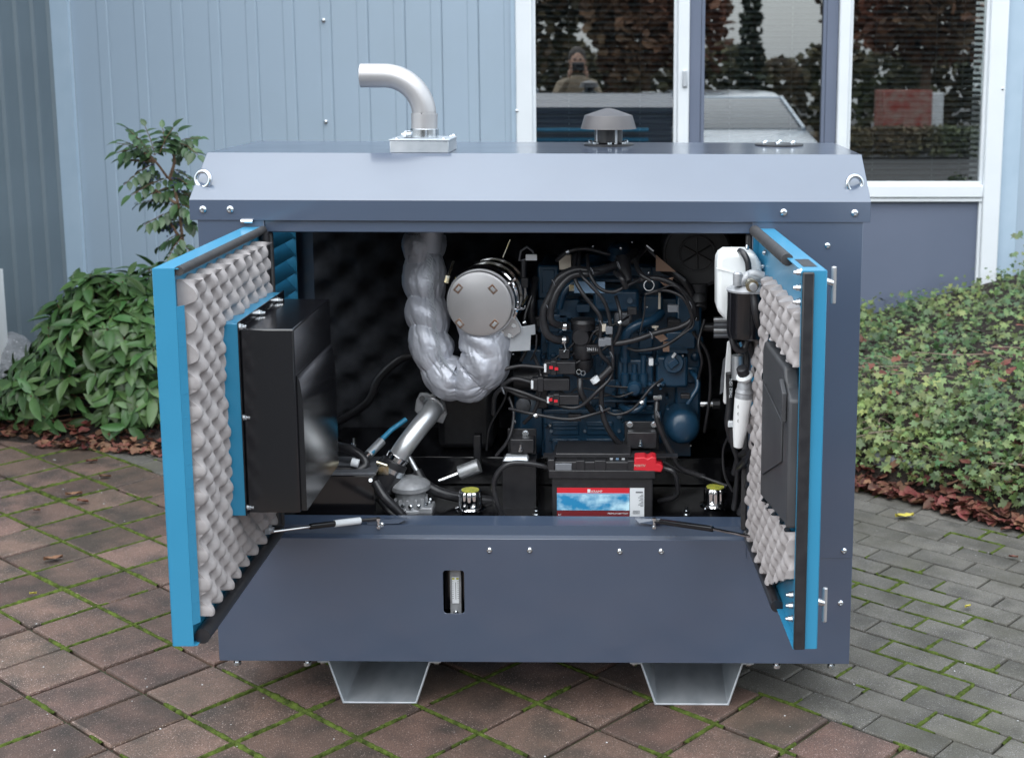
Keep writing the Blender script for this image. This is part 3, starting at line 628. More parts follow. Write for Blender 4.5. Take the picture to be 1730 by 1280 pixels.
for z in [ZB+.42+i*.075 for i in range(9)]:     # blue louvres on the back, seen in the window reflection
    MB().prism([(-.62, YBK+.001, z), (-.62, YBK+.028, z-.018), (-.62, YBK+.028, z-.028), (-.62, YBK+.001, z-.02)], (1.24, 0, 0)).build('louvre_slat', BLUE, gen)
MB().box((-.797, .005, ZB), (.797, YBK-.003, ZB+.003)).build('base_plate', BLK, gen)
MB().box((-.79, .08, .475), (.79, YBK-.004, .478)).build('compartment_floor', BLK, gen)
# canopy: band, chamfer, top (a folded sheet shell)
hb = .8168
def can(y0, y1): return [(y0, ZC0), (y0, ZC1), (.1506, ZR), (.6153, ZR), (y1, ZC1), (y1, ZC0), (y1-.002, ZC0), (y1-.002, ZC1-.001), (.6145, ZR-.002), (.1515, ZR-.002), (y0+.002, ZC1-.001), (y0+.002, ZC0)]
P = [(-hb, y, z) for y, z in can(-.0055, .782)]
MB().prism(P, (2*hb, 0, 0)).build('canopy', GREY, gen, bev=.0035, seg=3, ang=30)
for s in (-1, 1):
    P = [(s*hb-s*.001, y, z) for y, z in [(-.003, ZC0), (-.003, ZC1-.001), (.151, ZR-.002), (.615, ZR-.002), (.779, ZC1-.001), (.779, ZC0)]]
    MB().prism(P, (-s*.002, 0, 0)).build('canopy_end', GREY, gen)
# bolts
bolt_m = MB().lathe((0, 0, 0), (0, -1, 0), [(.0095, 0), (.0095, .0008), (.0086, .003), (.006, .0052), (.0042, .0058), (.004, .0035), (.0001, .0035)], 18).mesh('bolt', ZINC, ang=50)
def bolt(p, par, sc=1, rot=(0, 0, 0), m=None):
    o = link('bolt', m or bolt_m, p, par); o.scale = (sc,)*3; o.rotation_euler = (rot[0], random.uniform(-1, 1) if not rot[2] else rot[1], rot[2]); return o
for u, v, y in [(343, 354, -.0055), (389, 354, -.0055), (1324, 359, -.0055), (1444, 360, -.0055)]: bolt(at(u, v, y), gen)
for u, v, y in [(827, 929, 0), (895, 929, 0), (1047, 931, 0), (1117, 931, 0), (1426, 930, -.002), (1420, 1018, 0), (1398, 415, -.002)]: bolt(at(u, v, y), gen, .82)
bolt(at(645, 886, .03), gen, .75); bolt(at(477, 884, .03), gen, .75)
bolt((.8005, .1, .44), gen, .8, (0, 0, math.pi/2))
# lifting eyes
for u, v in ((343, 303), (1444, 311)):
    c = at(u, v, .045); n_ = V((0, -.50, .86)); mb = MB(); s = -1 if u < 900 else 1
    ax = V((s*.28, -.93, .12)).normalized()
    mb.ring(c, ax, .0195, .0058, 28, 10); b_ = c-n_*.020; mb.lathe(b_-n_*.014, n_, [(.0125, 0), (.0135, .006), (.010, .010), (.0075, .016)], 20)
    e = mb.build('lifting_eye', ZINC, gen, ang=50); e['label'] = 'galvanised lifting eye at the '+('left' if s < 0 else 'right')+' front corner of the canopy'
# roof fittings
def onroof(u, v): return gnd(u, v, ZR)
mb = MB(); f = onroof(660, 258); g = onroof(760, 258); mb.box((f.x, .156, ZR), (g.x, .305, ZR+.030)); bx = mb.build('exhaust_base', GALV, gen, bev=.002)
mb = MB(); mb.box((f.x-.002, .154, ZR+.030), (g.x+.002, .307, ZR+.034)); mb.build('base_lid', GALV, bx, bev=.001)
for x, y in ((f.x+.015, .17), (g.x-.015, .17), (f.x+.015, .29), (g.x-.013, .29)): o = link('bolt', bolt_m, (x, y, ZR+.034), bx); o.rotation_euler = (-math.pi/2, 0, 0); o.scale = (.6,)*3
YP = .225; r_ = px(20.5, YP)
def E2(u, v): return at(u, v, YP)
mb = MB(); pts = [E2(717, 240), E2(717, 205), E2(716.5, 188)]
R0 = px(66, YP); c0 = E2(716.5-66, 195)
for i in range(0, 19): a = math.radians(90*i/18); pts.append(c0+V((R0*math.cos(a), 0, R0*math.sin(a))))
pts.append(c0+V((-px(38, YP), 0, R0)))
rr = [r_*1.0]*3+[r_]*(len(pts)-3)
pts2 = [E2(717, 236), E2(717, 192)]
mb.tube(pts[2:], r_*.98, 28, cap=False); mb.tube([p for p in reversed(pts[2:])], r_*.90, 28, cap=False)
mb.tube(pts2, [r_*1.06, r_*1.07], 28)
end = pts[-1]; k = len(mb.v); n = 28
xp = mb.build('exhaust_pipe', STAIN, gen, ang=50)
mb = MB(); mb.tube([end+V((-.0005, 0, 0)), end+V((.002, 0, 0))], [r_*.985, r_*.985], 28, cap=False); mb.ring(end, (1, 0, 0), r_*.94, r_*.05, 28, 6); mb.build('pipe_lip', STAIN, xp)
mb = MB(); mb.cyl(E2(717, 232), E2(717, 217), r_*1.14, n=28); mb.box(E2(684, 232)-V((0, .008, 0)), E2(699, 221)+V((0, .008, 0))); mb.build('clamp', ZINC, xp, bev=.001)
mb = MB(); mb.cyl(E2(680, 227)-V((0, .012, 0)), E2(706, 225)-V((0, .012, 0)), .004); mb.lathe(E2(684, 227)-V((0, .012, 0)), (1, 0, 0), [(.008, 0), (.008, .006)], 6); mb.build('clamp_screw', ZINC, xp)
mb = MB(); c = onroof(766, 236); mb.lathe(c+V((0, 0, 0)), (0, 0, 1), [(.009, 0), (.009, .012), (.005, .016)], 8); mb.build('nut', ZINC, gen)
c = onroof(1028, 246); k = (c-CAM).length/2305; c.z = ZR
cap = MB().lathe(c, (0, 0, 1), [(.028, .055), (k*47, .046), (k*46, .050), (k*40.5, .080), (k*39.5, .082), (.018, .098), (.004, .101), (.0005, .101)], 44).build('intake_cap', CAPG, gen, ang=30)
MB().lathe(c, (0, 0, 1), [(.0385, .009), (.0385, .060)], 32).build('cap_neck', BPL, cap)
MB().lathe(c, (0, 0, 1), [(k*42, .0), (k*42, .005), (k*41, .006)], 40).build('flange', BPL, cap)
for i in range(7): a = 2*math.pi*i/7+.3; MB().lathe(c+V((math.cos(a)*.050, math.sin(a)*.050, .006)), (0, 0, 1), [(.0065, 0), (.0065, .005), (.004, .008), (.001, .009)], 10).build('bolt', ZINC, cap)
for i in range(4): a = 2*math.pi*i/4+.6; MB().box(c+V((math.cos(a)*.036-.004, math.sin(a)*.036-.004, .006)), c+V((math.cos(a)*.036+.004, math.sin(a)*.036+.004, .055))).build('bracket', GALV, cap)
c = onroof(1316, 246); c.z = ZR; cv = MB().lathe(c, (0, 0, 1), [(k*41, 0), (k*41, .004), (k*40, .005)], 40).build('round_cover', BPL, gen)
for i in range(6): a = 2*math.pi*i/6+.35; MB().lathe(c+V((math.cos(a)*.044, math.sin(a)*.044, .005)), (0, 0, 1), [(.0075, 0), (.0075, .004), (.004, .0075), (.001, .008)], 10).build('bolt', ZINC, cv)
# faint scuffs are in the paint; feet
for s in (-1, 1):
    xo, xi, xb0, xb1 = .535, .272, .500, .3092; t = .005; y0 = .050
    P = [(xo+.006, ZB-.001), (xo+.006, ZB-.006), (xo-.004, ZB-.006), (xb0, 0), (xb1, 0), (xi+.004, ZB-.006), (xi-.030, ZB-.006), (xi-.030, ZB-.001), (xi+.008, ZB-.001), (xb1+.003, t), (xb0-.003, t), (xo-.008, ZB-.001)]
    # inner (towards centre) and outer flanges
    ZB_ = .1175; P = [(xo+.028, ZB_), (xo+.028, ZB_-.005), (xo+.001, ZB_-.005), (xb0+.001, .0), (xb1-.001, .0), (xi-.001, ZB_-.005), (xi-.028, ZB_-.005), (xi-.028, ZB_), (xi+.003, ZB_), (xb1+.003, t), (xb0-.003, t), (xo-.003, ZB_)]
    MB().box((min(s*(xi-.02), s*(xo+.02)), .06, ZB_+.0005), (max(s*(xi-.02), s*(xo+.02)), .70, ZB-.0005)).build('base_rail', BLK, gen)
    ft = MB().prism([(s*x, y0, z) for x, z in P], (0, .66, 0)).build('fork_pocket', GALV, gen, bev=.0015)
    for x in (xo+.016, xi-.016):
        MB().lathe((s*x, y0+.014, ZB_-.005), (0, 0, -1), [(.010, 0), (.010, .004), (.006, .009), (.001, .010)], 8).build('bolt', ZINC, ft)
for x in (-.765, -.585, .62, .76): MB().lathe((x, .035, ZB), (0, 0, -1), [(.006, 0), (.006, .018), (.010, .018), (.010, .026), (.005, .029)], 8).build('bolt', ZINC, gen)
# oil level gauge behind the cut-out
a = at(759.5, 961, .035); b = at(780.5, 1040, .035)
MB().box((-.23, .05, .26), (-.16, .055, .40)).build('tank_wall', BLK, gen)
g = MB().box((a.x, .032, b.z), (b.x, .046, a.z)).build('level_gauge', ALU, gen, bev=.002)
c0 = at(763, 974, .03); c1 = at(776.5, 1019, .03); MB().box((c0.x, .0285, c1.z), (c1.x, .032, c0.z)).build('gauge_glass', LABW, g, bev=.0015)
q = MB(); q.box((c0.x+.001, .0280, c0.z-.0065), (c0.x+.0075, .0284, c0.z-.0015)); q.box((c1.x-.0075, .0280, c0.z-.0065), (c1.x-.001, .0284, c0.z-.0015)); q.build('scale_mark', YEL, g)
q = MB()
for i in range(9):
    z = c0.z-.012-i*.0056; q.box((c0.x+.0015, .0280, z), (c0.x+.0045, .0284, z+.001)); q.box((c1.x-.0045, .0280, z), (c1.x-.0015, .0284, z+.001))
q.box(((c0.x+c1.x)/2, .0280, c1.z+.012), ((c0.x+c1.x)/2+.001, .0284, c0.z-.014)); q.build('scale_mark', INK, g)
bolt(at(770, 1034, .030), g, .7)
# ---------------------------------------------------------------- doors
DZ0, DZ1, DL = .477, 1.250, .655
def frame(o, d, n):      # door space: s outward along the door, t out of the inner face, z
    o, d, n = V(o), V(d).normalized(), V(n).normalized()
    return lambda s, t, z: V((o.x, o.y, 0))+d*s+n*t+V((0, 0, z))
def dbox(F, s0, s1, t0, t1, z0, z1): return MB().hexa([F(s0, t0, z0), F(s1, t0, z0), F(s1, t1, z0), F(s0, t1, z0), F(s0, t0, z1), F(s1, t0, z1), F(s1, t1, z1), F(s0, t1, z1)])
def foam(F, s0, s1, z0, z1, t0, H, P, skip=None, nm='foam_liner', m=FOAM, par=None, ph=0):
    ns = int((s1-s0)/.0042); nz = int((z1-z0)/.0042)
    def fn(a, b):
        s, z = s0+(s1-s0)*a, z0+(z1-z0)*b
        w = noise.noise(V((s*7, z*7, ph)))*.004
        c = math.cos(2*math.pi*(s+w)/(P*1.15))*math.cos(2*math.pi*(z-w)/P); h = ((1+c)/2); h = .04+.96*(1-(1-h)**1.9)
        e = 1 if 0 < a < 1 and 0 < b < 1 else 0; a2, b2 = min(1-1/ns, max(1/ns, a)), min(1-1/nz, max(1/nz, b)); s, z = (s, z) if e else (s0+(s1-s0)*a2, z0+(z1-z0)*b2)
        droop = .006*h*h
        return F(s, t0+(H*h*(1+.22*noise.noise(V((s*14, z*14, ph+3)))) if e else 0), z-droop)
    sk = (lambda a, b: skip(s0+(s1-s0)*a, z0+(z1-z0)*b)) if skip else None
    return MB().grid(fn, ns, nz, sk).build(nm, m, par, ang=80)
def door(label, F, side, TH_):
    # skin with folded edges
    mb = MB(); e = .0018
    d = dbox(F, 0, DL, -TH_, -TH_+e, DZ0, DZ1).build('door', BLUE, gen, bev=.0008); d['label'] = label
    for nm, args in (('end_flange', (DL-e, DL, -TH_+e, -.007 if side < 0 else 0, DZ0, DZ1)), ('top_flange', (0, DL-e, -TH_+e, 0, DZ1-e, DZ1)), ('bottom_flange', (0, DL-e, -TH_+e, 0, DZ0, DZ0+e)), ('hinge_flange', (0, e, -TH_+e, 0, DZ0+e, DZ1-e))):
        dbox(F, *args).build(nm, BLUE, d)
    dbox(F, .004, DL-.004, -.014, -.0125, DZ0+.004, DZ1-.004).build('inner_panel', BLUE, d)
    return d
FLD = frame((-.6385, -.004, 0), (.012, -1, 0), (1, .012, 0))
dl = door('left blue door, open square to the housing with foam lining', FLD, -1, .050)
foam(FLD, .035, DL-.020, DZ0+.055, DZ1-.022, -.012, .037, .060, None, par=dl, ph=1)
MB().prism([FLD(DL+.0003, -.0065, DZ0+.045), FLD(DL-.016, .004, DZ0+.045), FLD(DL-.018, .003, DZ0+.045), FLD(DL-.002, -.0075, DZ0+.045)], (0, 0, DZ1-DZ0-.12)).build('lock_strip', BLUE, dl)
q = MB()
for i in range(13):
    z = DZ0+.09+i*.048
    q.prism([FLD(DL-.003, -.0050, z), FLD(DL-.014, .0022, z), FLD(DL-.014, .0032, z), FLD(DL-.003, -.0038, z)], (0, 0, .0022))
tag(q.build('strip_ridges', BLUE, dl), kind='stuff')
MB().tube([FLD(.01, -.001, DZ1-.006), FLD(DL-.006, -.001, DZ1-.006)], .0095, 12).build('door_seal', SEAL, dl, ang=60)
MB().tube([FLD(.004, .006, DZ0+.014), FLD(DL-.016, .006, DZ0+.014)], .016, 12).build('door_seal', RUB, dl, ang=60)
MB().tube([FLD(.010, .002, DZ0+.010), FLD(.010, .002, DZ1-.01)], .011, 10).build('door_seal', RUB, dl, ang=60)
# air duct bolted to the left door
def zat(P, v):
    lo, hi = -1, 3
    for _ in range(40):
        m = (lo+hi)/2
        if project(V((P.x, P.y, m)))[1] > v: lo = m
        else: hi = m
    return lo
t0, t1, t2 = .035, .046, .163; s0, s1 = .055, .425
zt = zat(FLD(s1, t1, 0), 556); zb_ = zat(FLD(s1, t1, 0), 866)
dbox(FLD, s0-.02, s1+.004, -.012, t1, zb_-.005, zt+.012).build('duct_base', BLUE, dl, bev=.001)
dbox(FLD, s0-.022, s1+.0055, t1+.0005, t1+.003, zb_-.005, zt+.016).build('duct_flange', BLK, dl)
dbox(FLD, s0, s1, t1+.003, t2, zb_, zt).build('air_duct', BLK, dl, bev=.004, seg=3)
q = MB(); zz = zb_+.002      # scooped lower flank of the duct
def sc(a, b): ang = math.pi*.5*b; return FLD(s0+.02+(s1-s0-.03)*a, t2+.0005+.012*math.sin(ang), zz+.20+.10*math.cos(ang))
q.grid(sc, 1, 10); q.v += []; k = len(q.v)
q2 = MB().prism([sc(0, i/10) for i in range(11)]+[FLD(s0+.02, t2+.0125, zz), FLD(s0+.02, t2+.0005, zz)], FLD(s1-.01, 0, 0)-FLD(s0+.02, 0, 0)); q2.build('duct_scoop', BLK, dl, ang=60)
for s_, z_ in ((s1-.004, zt+.004), (s1*.62, zt+.004), (.10, zt+.004), (s1-.003, (zt+zb_)/2+.01), (s1-.003, zb_+.012), (s1*.5, zb_+.0)):
    c = FLD(s_, t1+.003, z_); mb = MB().lathe(c, (1, 0, 0), [(.008, 0), (.008, .002), (.0062, .0022), (.0062, .0075), (.004, .008), (.004, .014), (.001, .0142)], 8); mb.lathe(c-V((.004, 0, 0)), (-1, 0, 0), [(.0075, 0), (.0065, .005), (.003, .012)], 8); mb.build('bolt', ZINC, dl, ang=40)
q = MB(); c = FLD(.16, .02, DZ0+.07); q.box(c-V((.004, .012, .008)), c+V((.006, .012, .008))); q.lathe(c, (1, 0, 0), [(.007, 0), (.007, .014)], 8); q.build('strut_bracket', GALV, dl)
# right door
FRD = frame((.5375, -.004, 0), (.056, -1, 0), (-1, -.056, 0))
dr = door('right blue door, open square to the housing with a black document box inside', FRD, 1, .050)
sb0, sb1 = .30, .651; zbt = zat(FRD(.45, .012, 0), 597); zbb = zat(FRD(sb1, .012, 0), 893); zbl = zat(FRD(sb0, .012, 0), 836)
def inbox(s, z): return sb0-.01 < s and z < zbt+.02 and (z > zbb-.01 if s > sb1-.07 else z > zbl-(zbl-zbb)*(s-sb0)/(sb1-sb0)*1.15-.012)
def sk(s, z): return inbox(s, z) or z < DZ0+.03+max(0, s-.38)*.45 or (z > zbt-.03 and s < .22) or (z > zbb+.10 and s < .11)
foam(FRD, .07, DL-.004, DZ0+.03, DZ1-.075, -.012, .030, .060, sk, par=dr, ph=5)
pl_ = [(sb0, zbt-.02), (sb0+.02, zbt), (sb1-.07, zbt), (sb1-.05, zbt-.035), (sb1, zbt-.05), (sb1, zbb), (sb1-.035, zbb), (sb0, zbl)]
MB().prism([FRD(s, -.012, z) for s, z in pl_], FRD(0, .030, 0)-FRD(0, 0, 0)).build('document_box', DPL, dr, bev=.006, seg=3)
MB().prism([FRD(s, .0185, z) for s, z in [(sb0+.04, zbt-.09), (sb1-.06, zbt-.11), (sb1-.06, zbb+.12), (sb0+.04, zbl+.06)]], FRD(0, .003, 0)-FRD(0, 0, 0)).build('box_lid', DPL, dr, bev=.0015)
MB().prism([FRD(s, .019, z) for s, z in [(sb1-.06, zbt-.02), (sb1-.02, zbt-.04), (sb1-.02, zbt-.10), (sb1-.06, zbt-.085)]], FRD(0, .010, 0)-FRD(0, 0, 0)).build('box_latch', DPL, dr, bev=.002)
MB().tube([FRD(.01, -.001, DZ1-.004), FRD(DL-.17, -.001, DZ1-.004)], .013, 12).build('door_seal', SEAL, dr, ang=60)
dbox(FRD, DL-.002, DL+.008, -.024, -.001, DZ0+.001, DZ1-.002).build('door_seal', RUB, dr, bev=.003)
MB().tube([FRD(.004, .0, DZ0+.008), FRD(DL-.20, .0, DZ0+.008)], .014, 10).build('door_seal', RUB, dr, ang=60)
dbox(FRD, DL-.15, DL-.05, -.040, -.012, DZ1-.0012, DZ1+.0006).build('latch_slot', BPL, dr)
hw = []
for v_ in (460, 486, 510, 1004, 1022, 1044):
    s_ = DL-.012; z_ = zat(FRD(s_, 0, 0), v_); c = FRD(s_, -.002, z_); n_ = (FRD(0, 1, 0)-FRD(0, 0, 0))
    mb = MB().lathe(c, n_, [(.008, 0), (.008, .003), (.006, .003), (.006, .010), (.0035, .010), (.0035, .016)], 8); mb.build('bolt', ZINC, dr)
for s_, v_ in ((.12, 427), (.14, 427), (.11, 450), (.13, 470)):
    z_ = zat(FRD(s_, 0, 0), v_); mb = MB().lathe(FRD(s_, -.01, z_), FRD(0, 1, 0)-FRD(0, 0, 0), [(.006, 0), (.006, .003), (.003, .006)], 8); mb.build('bolt', ZINC, dr)
for v0, v1, uu in ((450, 513, 1400.5), (992, 1050, 1384.5)):
    s_ = DL-.045; Pm = FRD(s_, -.050, 0); za, zb2 = zat(FRD(s_, -.072, 0), v0), zat(FRD(s_, -.072, 0), v1); zc = (za+zb2)/2
    h = MB().tube([FRD(s_, -.072, zb2), FRD(s_, -.072, za)], .0052, 12).build('door_handle', STAIN, dr, bev=.002)
    MB().tube([FRD(s_, -.049, zc+.012), FRD(s_, -.070, zc+.004)], [.0085, .005], 10).build('handle_stem', ZINC, dr) if 0 else MB().cyl(FRD(s_, -.049, zc+.01), FRD(s_, -.070, zc+.004), .007).build('handle_stem', ZINC, dr)
# hinges (small, at the frame)
for F, par in ((FLD, dl), (FRD, dr)):
    for z in (.62, 1.12): MB().tube([F(-.006, -.03, z-.03), F(-.006, -.03, z+.03)], .007, 10).build('hinge', BLUE, par)
q = MB(); c = at(418, 373, .0); q.cyl(c-V((.012, .01, 0)), c+V((.016, -.01, 0)), .006, n=8); q.build('hinge_pin', ZINC, gen)
# gas struts
def strut(pts, label):
    a, b, c, d = pts
    s_ = MB().tube([b, c], .0075, 14).build('gas_strut', BLK, gen); s_['label'] = label
    MB().tube([a, b], .0035, 10).build('piston_rod', CHR, s_)
    MB().tube([c, d], .0045, 10).build('end_fitting', BPL, s_)
    return s_
P_ = [at(448, 899, -.13), at(524, 889, -.06), at(608, 879, .03), at(640, 876, .035)]
st_ = strut(P_, 'gas strut of the left door with a silver printed sleeve')
MB().tube([P_[1].lerp(P_[2], .48), P_[2]], .0088, 16).build('printed_sleeve', LABW, st_)
MB().lathe(at(640, 892, .03), (0, 0, 1), [(.006, 0), (.006, .006), (.0035, .006), (.0035, .020), (.006, .020), (.006, .027)], 8).build('strut_stud', ZINC, gen)
MB().prism([at(620, 877, .036), at(688, 877, .036), at(672, 884, .033), at(620, 886, .033)], (0, .012, .0)).build('strut_bracket', GREY, gen)
P_ = [at(1268, 906, -.14), at(1204, 893, -.07), at(1116, 881, .02), at(1106, 880, .02)]
strut(P_, 'gas strut of the right door with a bare black cylinder')
MB().lathe(at(1105, 892, .02), (0, 0, 1), [(.006, 0), (.006, .006), (.0035, .006), (.0035, .020), (.006, .020), (.006, .027)], 8).build('strut_stud', ZINC, gen)
MB().prism([at(1073, 876, .032), at(1120, 876, .032), at(1105, 886, .028), at(1080, 883, .028)], (0, .012, 0)).build('strut_bracket', GREY, gen)
# inside walls
IB = lambda s, t, z: V((s, .745-t, z))
foam(IB, -.70, .78, .50, 1.25, 0, .034, .115, None, 'rear_foam', FOAMB, gen)
IL_ = lambda s, t, z: V((-.775+t, s, z))
MB().box((-.775, .08, .478), (-.770, .745, .75)).build('inner_wall', BLK, gen); MB().box((-.775, .08, .7501), (-.770, .44, 1.26)).build('inner_wall', BLK, gen)
IR_ = lambda s, t, z: V((.79-t, s, z))
foam(IR_, .06, .74, .50, 1.25, 0, .034, .075, None, 'side_foam', FOAMB, gen)
MB().box((-.795, .03, 1.262), (.795, .76, 1.266)).build('roof_liner', FOAMB, gen)
for i in range(9):       # blue louvre blades in the left end wall
    z = 1.225-i*.052
    MB().prism([(-.795, .44, z), (-.788, .44, z-.004), (-.750, .44, z-.046), (-.758, .44, z-.048)], (0, .29, .0)).build('louvre_slat', BLUE, gen)
MB().box((-.795, .731, .75), (-.748, .736, 1.255)).build('louvre_frame', BLUE, gen)
# blue cross beam and tank edge at the back of the floor
MB().box((-.62, .40, .478), (.50, .70, .56)).build('rear_step', BLK, gen, bev=.004)
def filler(u, v, label):
    c = at(u, v, .16); k = px(1, .16); mb = MB()
    prof = [(k*26, 0), (k*26, k*3), (k*21, k*5), (k*20.5, k*28), (k*17, k*31.5), (k*6, k*32)]
    f = MB().lathe(c, (0, 0, 1), [(k*27, -k*2), (k*27, k*1), (k*22, k*3)], 40).build('filler_cap', CHR, gen, ang=50); f['label'] = label
    q = MB(); n = 72; prof = [(k*21, k*3), (k*20.5, k*8), (k*20, k*29), (k*17.5, k*32), (k*.1, k*32.2)]
    def fn(a, b):
        i = b*(len(prof)-1); j = min(len(prof)-2, int(i)); t = i-j; r = prof[j][0]*(1-t)+prof[j+1][0]*t; h = prof[j][1]*(1-t)+prof[j+1][1]*t
        if .2 < b < .7: r *= 1-.10*max(0, math.sin(a*2*math.pi*9))**.7
        return c+V((r*math.cos(2*math.pi*a), r*math.sin(2*math.pi*a), h))
    q.grid(fn, n, 16); q.build('cap_body', CHR, f, ang=60)
    MB().lathe(c, (0, 0, 1), [(k*15.5, k*32.3), (k*15.5, k*33)], 30).build('cap_label', YEL, f)
    MB().lathe(c-V((0, 0, .05)), (0, 0, 1), [(k*19, 0), (k*19, .05)], 24).build('filler_neck', BLK, f)
filler(795, 857, 'chrome filler cap with a yellow disc left of the battery'); filler(1208, 852, 'chrome filler cap with a yellow disc right of the battery')
# ================================================================== EXHAUST SILENCER AND WRAPPED PIPE
sil = thing('exhaust_silencer', 'round stainless silencer with a wrinkled silver wrapped pipe beside the engine', 'silencer', at(790, 560, .3))
Ys = .16; c = at(809.5, 514, Ys); k = px(1, Ys); ax = V((.10, .985, .02)).normalized()
fc = MB().lathe(c, ax, [(k*.5, 0), (k*52, 0), (k*56, .003), (k*57.5, .009), (k*57.5, .020)], 64).build('end_disc', STAIN, sil, ang=40)
MB().lathe(c+ax*.020, ax, [(k*60, 0), (k*60.5, .012), (k*60.5, .03), (k*63, .032), (k*63, .042), (k*60, .045)], 64).build('clamp_ring', CHR, sil, ang=40)
MB().lathe(c+ax*.065, ax, [(k*59, 0), (k*59, .20), (k*40, .23)], 64).build('silencer_can', BLK, sil, ang=40)
MB().lathe(c+ax*.115, ax, [(k*61.5, 0), (k*62.5, .004), (k*62.5, .014), (k*61.5, .018)], 64).build('clamp_band', CHR, sil)
MB().lathe(c+ax*.175, ax, [(k*61, 0), (k*62.5, .003), (k*62.5, .008), (k*61, .012)], 64).build('clamp_band', CHR, sil)
for u, v, r in ((774, 488, -50), (833, 488, 50), (776, 547, 50), (835.5, 547, -50)):
    p = at(u, v, Ys); p = p-V((0, (p-c).dot(ax)/ax.y+.001, 0)); rt = Matrix.Rotation(math.radians(r), 3, 'Y')
    MB().box(p-V((.0115, .0005, .0085)), p+V((.0115, .0018, .0085)), rt).build('weld_slot', HEAT, fc, bev=.002)
    MB().box(p-V((.0065, .0012, .0040)), p+V((.0065, -.0002, .0040)), rt).build('slot_tab', STEEL, fc, bev=.001)
# wrapped pipe: pinched cushion-like fabric
cp = [at(718, 395, .34), at(716, 440, .33), at(719, 500, .31), at(725, 560, .28), at(738, 612, .26), at(770, 643, .25), at(808, 632, .24), at(822, 598, .23), at(816, 560, .24), at(812, 520, .25)]
pts = crom(cp, 40); L_ = [0]
for a, b in zip(pts, pts[1:]): L_.append(L_[-1]+(b-a).length)
tot = L_[-1]; R_ = px(40, .29)
def rf(i, a):
    s = i*tot; P = .0745; ph = (s/P+.07*math.sin(a)+.45*noise.noise(V((s*7, 5, math.cos(a))))) % 1; d = abs(ph-.5)*2; late = min(1, max(0, (i-.62)/.1))
    puff = (1-abs(2*ph-1)**2.1)
    pin = 1-.20*(1-puff)*(1-late*.75)
    seam = math.exp(-((a-2.0+6.283) % 6.283-0)**2/.05)+math.exp(-((6.283-(a-2.0)) % 6.283)**2/.05)
    cre = -.085*(1-abs(math.sin(a*6.5+7*noise.noise(V((s*11, math.cos(a)*1.5, math.sin(a)*1.5))))))**2.5*(1-puff*.85)*(1-late*.35)+.05*noise.noise(V((s*30, math.cos(a)*3.2, math.sin(a)*3.2)))+.03*abs(noise.noise(V((s*70, math.cos(a)*6, math.sin(a)*6))))
    dia = .06*math.sin(a*5+s*95)*late*(.5+noise.noise(V((s*12, math.cos(a)*2, math.sin(a)*2))))
    return pin-.10*min(1, seam)+cre+dia
n = len(pts); rad = [R_*(.95+.12*min(1, max(0, (i/n-.45)/.3))) for i in range(n)]
MB().tube(pts, rad, 150, rf=rf).build('wrapped_pipe', WRAP, sil, ang=70)
q = MB()
for i in range(40, 190, 4):     # stitched lacing on the seam
    c1 = pts[i]; q.tube([c1+V((.016+.008*random.random(), -R_*.93, -.012)), c1+V((.026+.008*random.random(), -R_*.85, .012)), c1+V((.016, -R_*.93, .03))], .0011, 5, 3)
q.build('lacing', GALV, sil)
q = MB().cyl(at(717, 372, .34), at(717, 428, .34), px(33, .34), px(31, .34), n=36); q.build('pipe_sleeve', ALUD, sil)
q = MB().cyl(at(728, 380, .31), at(727, 425, .31), px(22, .31), px(20, .31), n=30); q.build('pipe_collar', WRAP, sil)
# brackets right of the can
q = MB().prism([at(u, v, .215) for u, v in [(858, 532), (872, 535), (882, 552), (904, 548), (905, 565), (897, 566), (896, 592), (862, 594), (848, 580)]], (0, .004, 0)); q.build('mounting_bracket', GALV, sil, bev=.001)
q = MB().prism([at(u, v, .20) for u, v in [(846, 562), (866, 536), (876, 545), (880, 560), (866, 571), (852, 568)]], (0, .004, 0)); br = q.build('slotted_tab', STAIN, sil, bev=.001)
for u, v in ((868, 550), (861, 567), (847, 562)): MB().cyl(at(u, v, .199), at(u, v, .205), px(4, .2), n=12).build('bolt', ZINC, br)
q = MB().cyl(at(754, 478, .20), at(766, 442, .24), .0035, n=8); q.cyl(at(754, 478, .195), at(757, 466, .20), .007, n=8); q.build('clamp_screw', BRASS, sil)
MB().cyl(at(858, 481, .19), at(872, 470, .18), .004, n=8).build('clamp_bolt', CHR, sil); MB().tube([at(868, 523, .19), at(884, 521, .17), at(888, 518, .18)], .0028, 8, 3).build('clamp_bolt', CHR, sil)
q = MB().cyl(at(882, 515, .2), at(892, 500, .22), .003, n=8); q.cyl(at(862, 405, .3), at(850, 435, .3), .0022, n=6); q.build('threaded_rod', BRASS, sil)
# ================================================================== COOLANT PIPE AND PUMP, LOWER LEFT
pump = thing('hydraulic_pump', 'cast grey pump with a shiny angled steel pipe in the lower left of the compartment', 'pump', at(680, 850, .2))
pts = crom([at(736, 684, .30), at(726, 700, .27), at(708, 722, .24), at(685, 752, .21), at(668, 778, .20)], 8)
MB().tube(pts, px(17, .25), 32).build('steel_pipe', STEEL, pump, ang=60)
c = at(729, 682, .305); ax = V((.15, -.95, .1)).normalized()
q = MB().prism([at(u, v, .31) for u, v in [(703, 676), (709, 664), (720, 664), (727, 667), (734, 664), (743, 665), (751, 680), (755, 700), (748, 716), (738, 713), (727, 702), (708, 702), (700, 694)]], (0, .012, 0)); fl_ = q.build('pipe_flange', ALU, pump, bev=.003)
for u, v in ((713, 673), (740, 673)): MB().cyl(at(u, v, .309), at(u, v, .30), px(5, .3), n=14).build('socket_bolt', BPL, fl_)
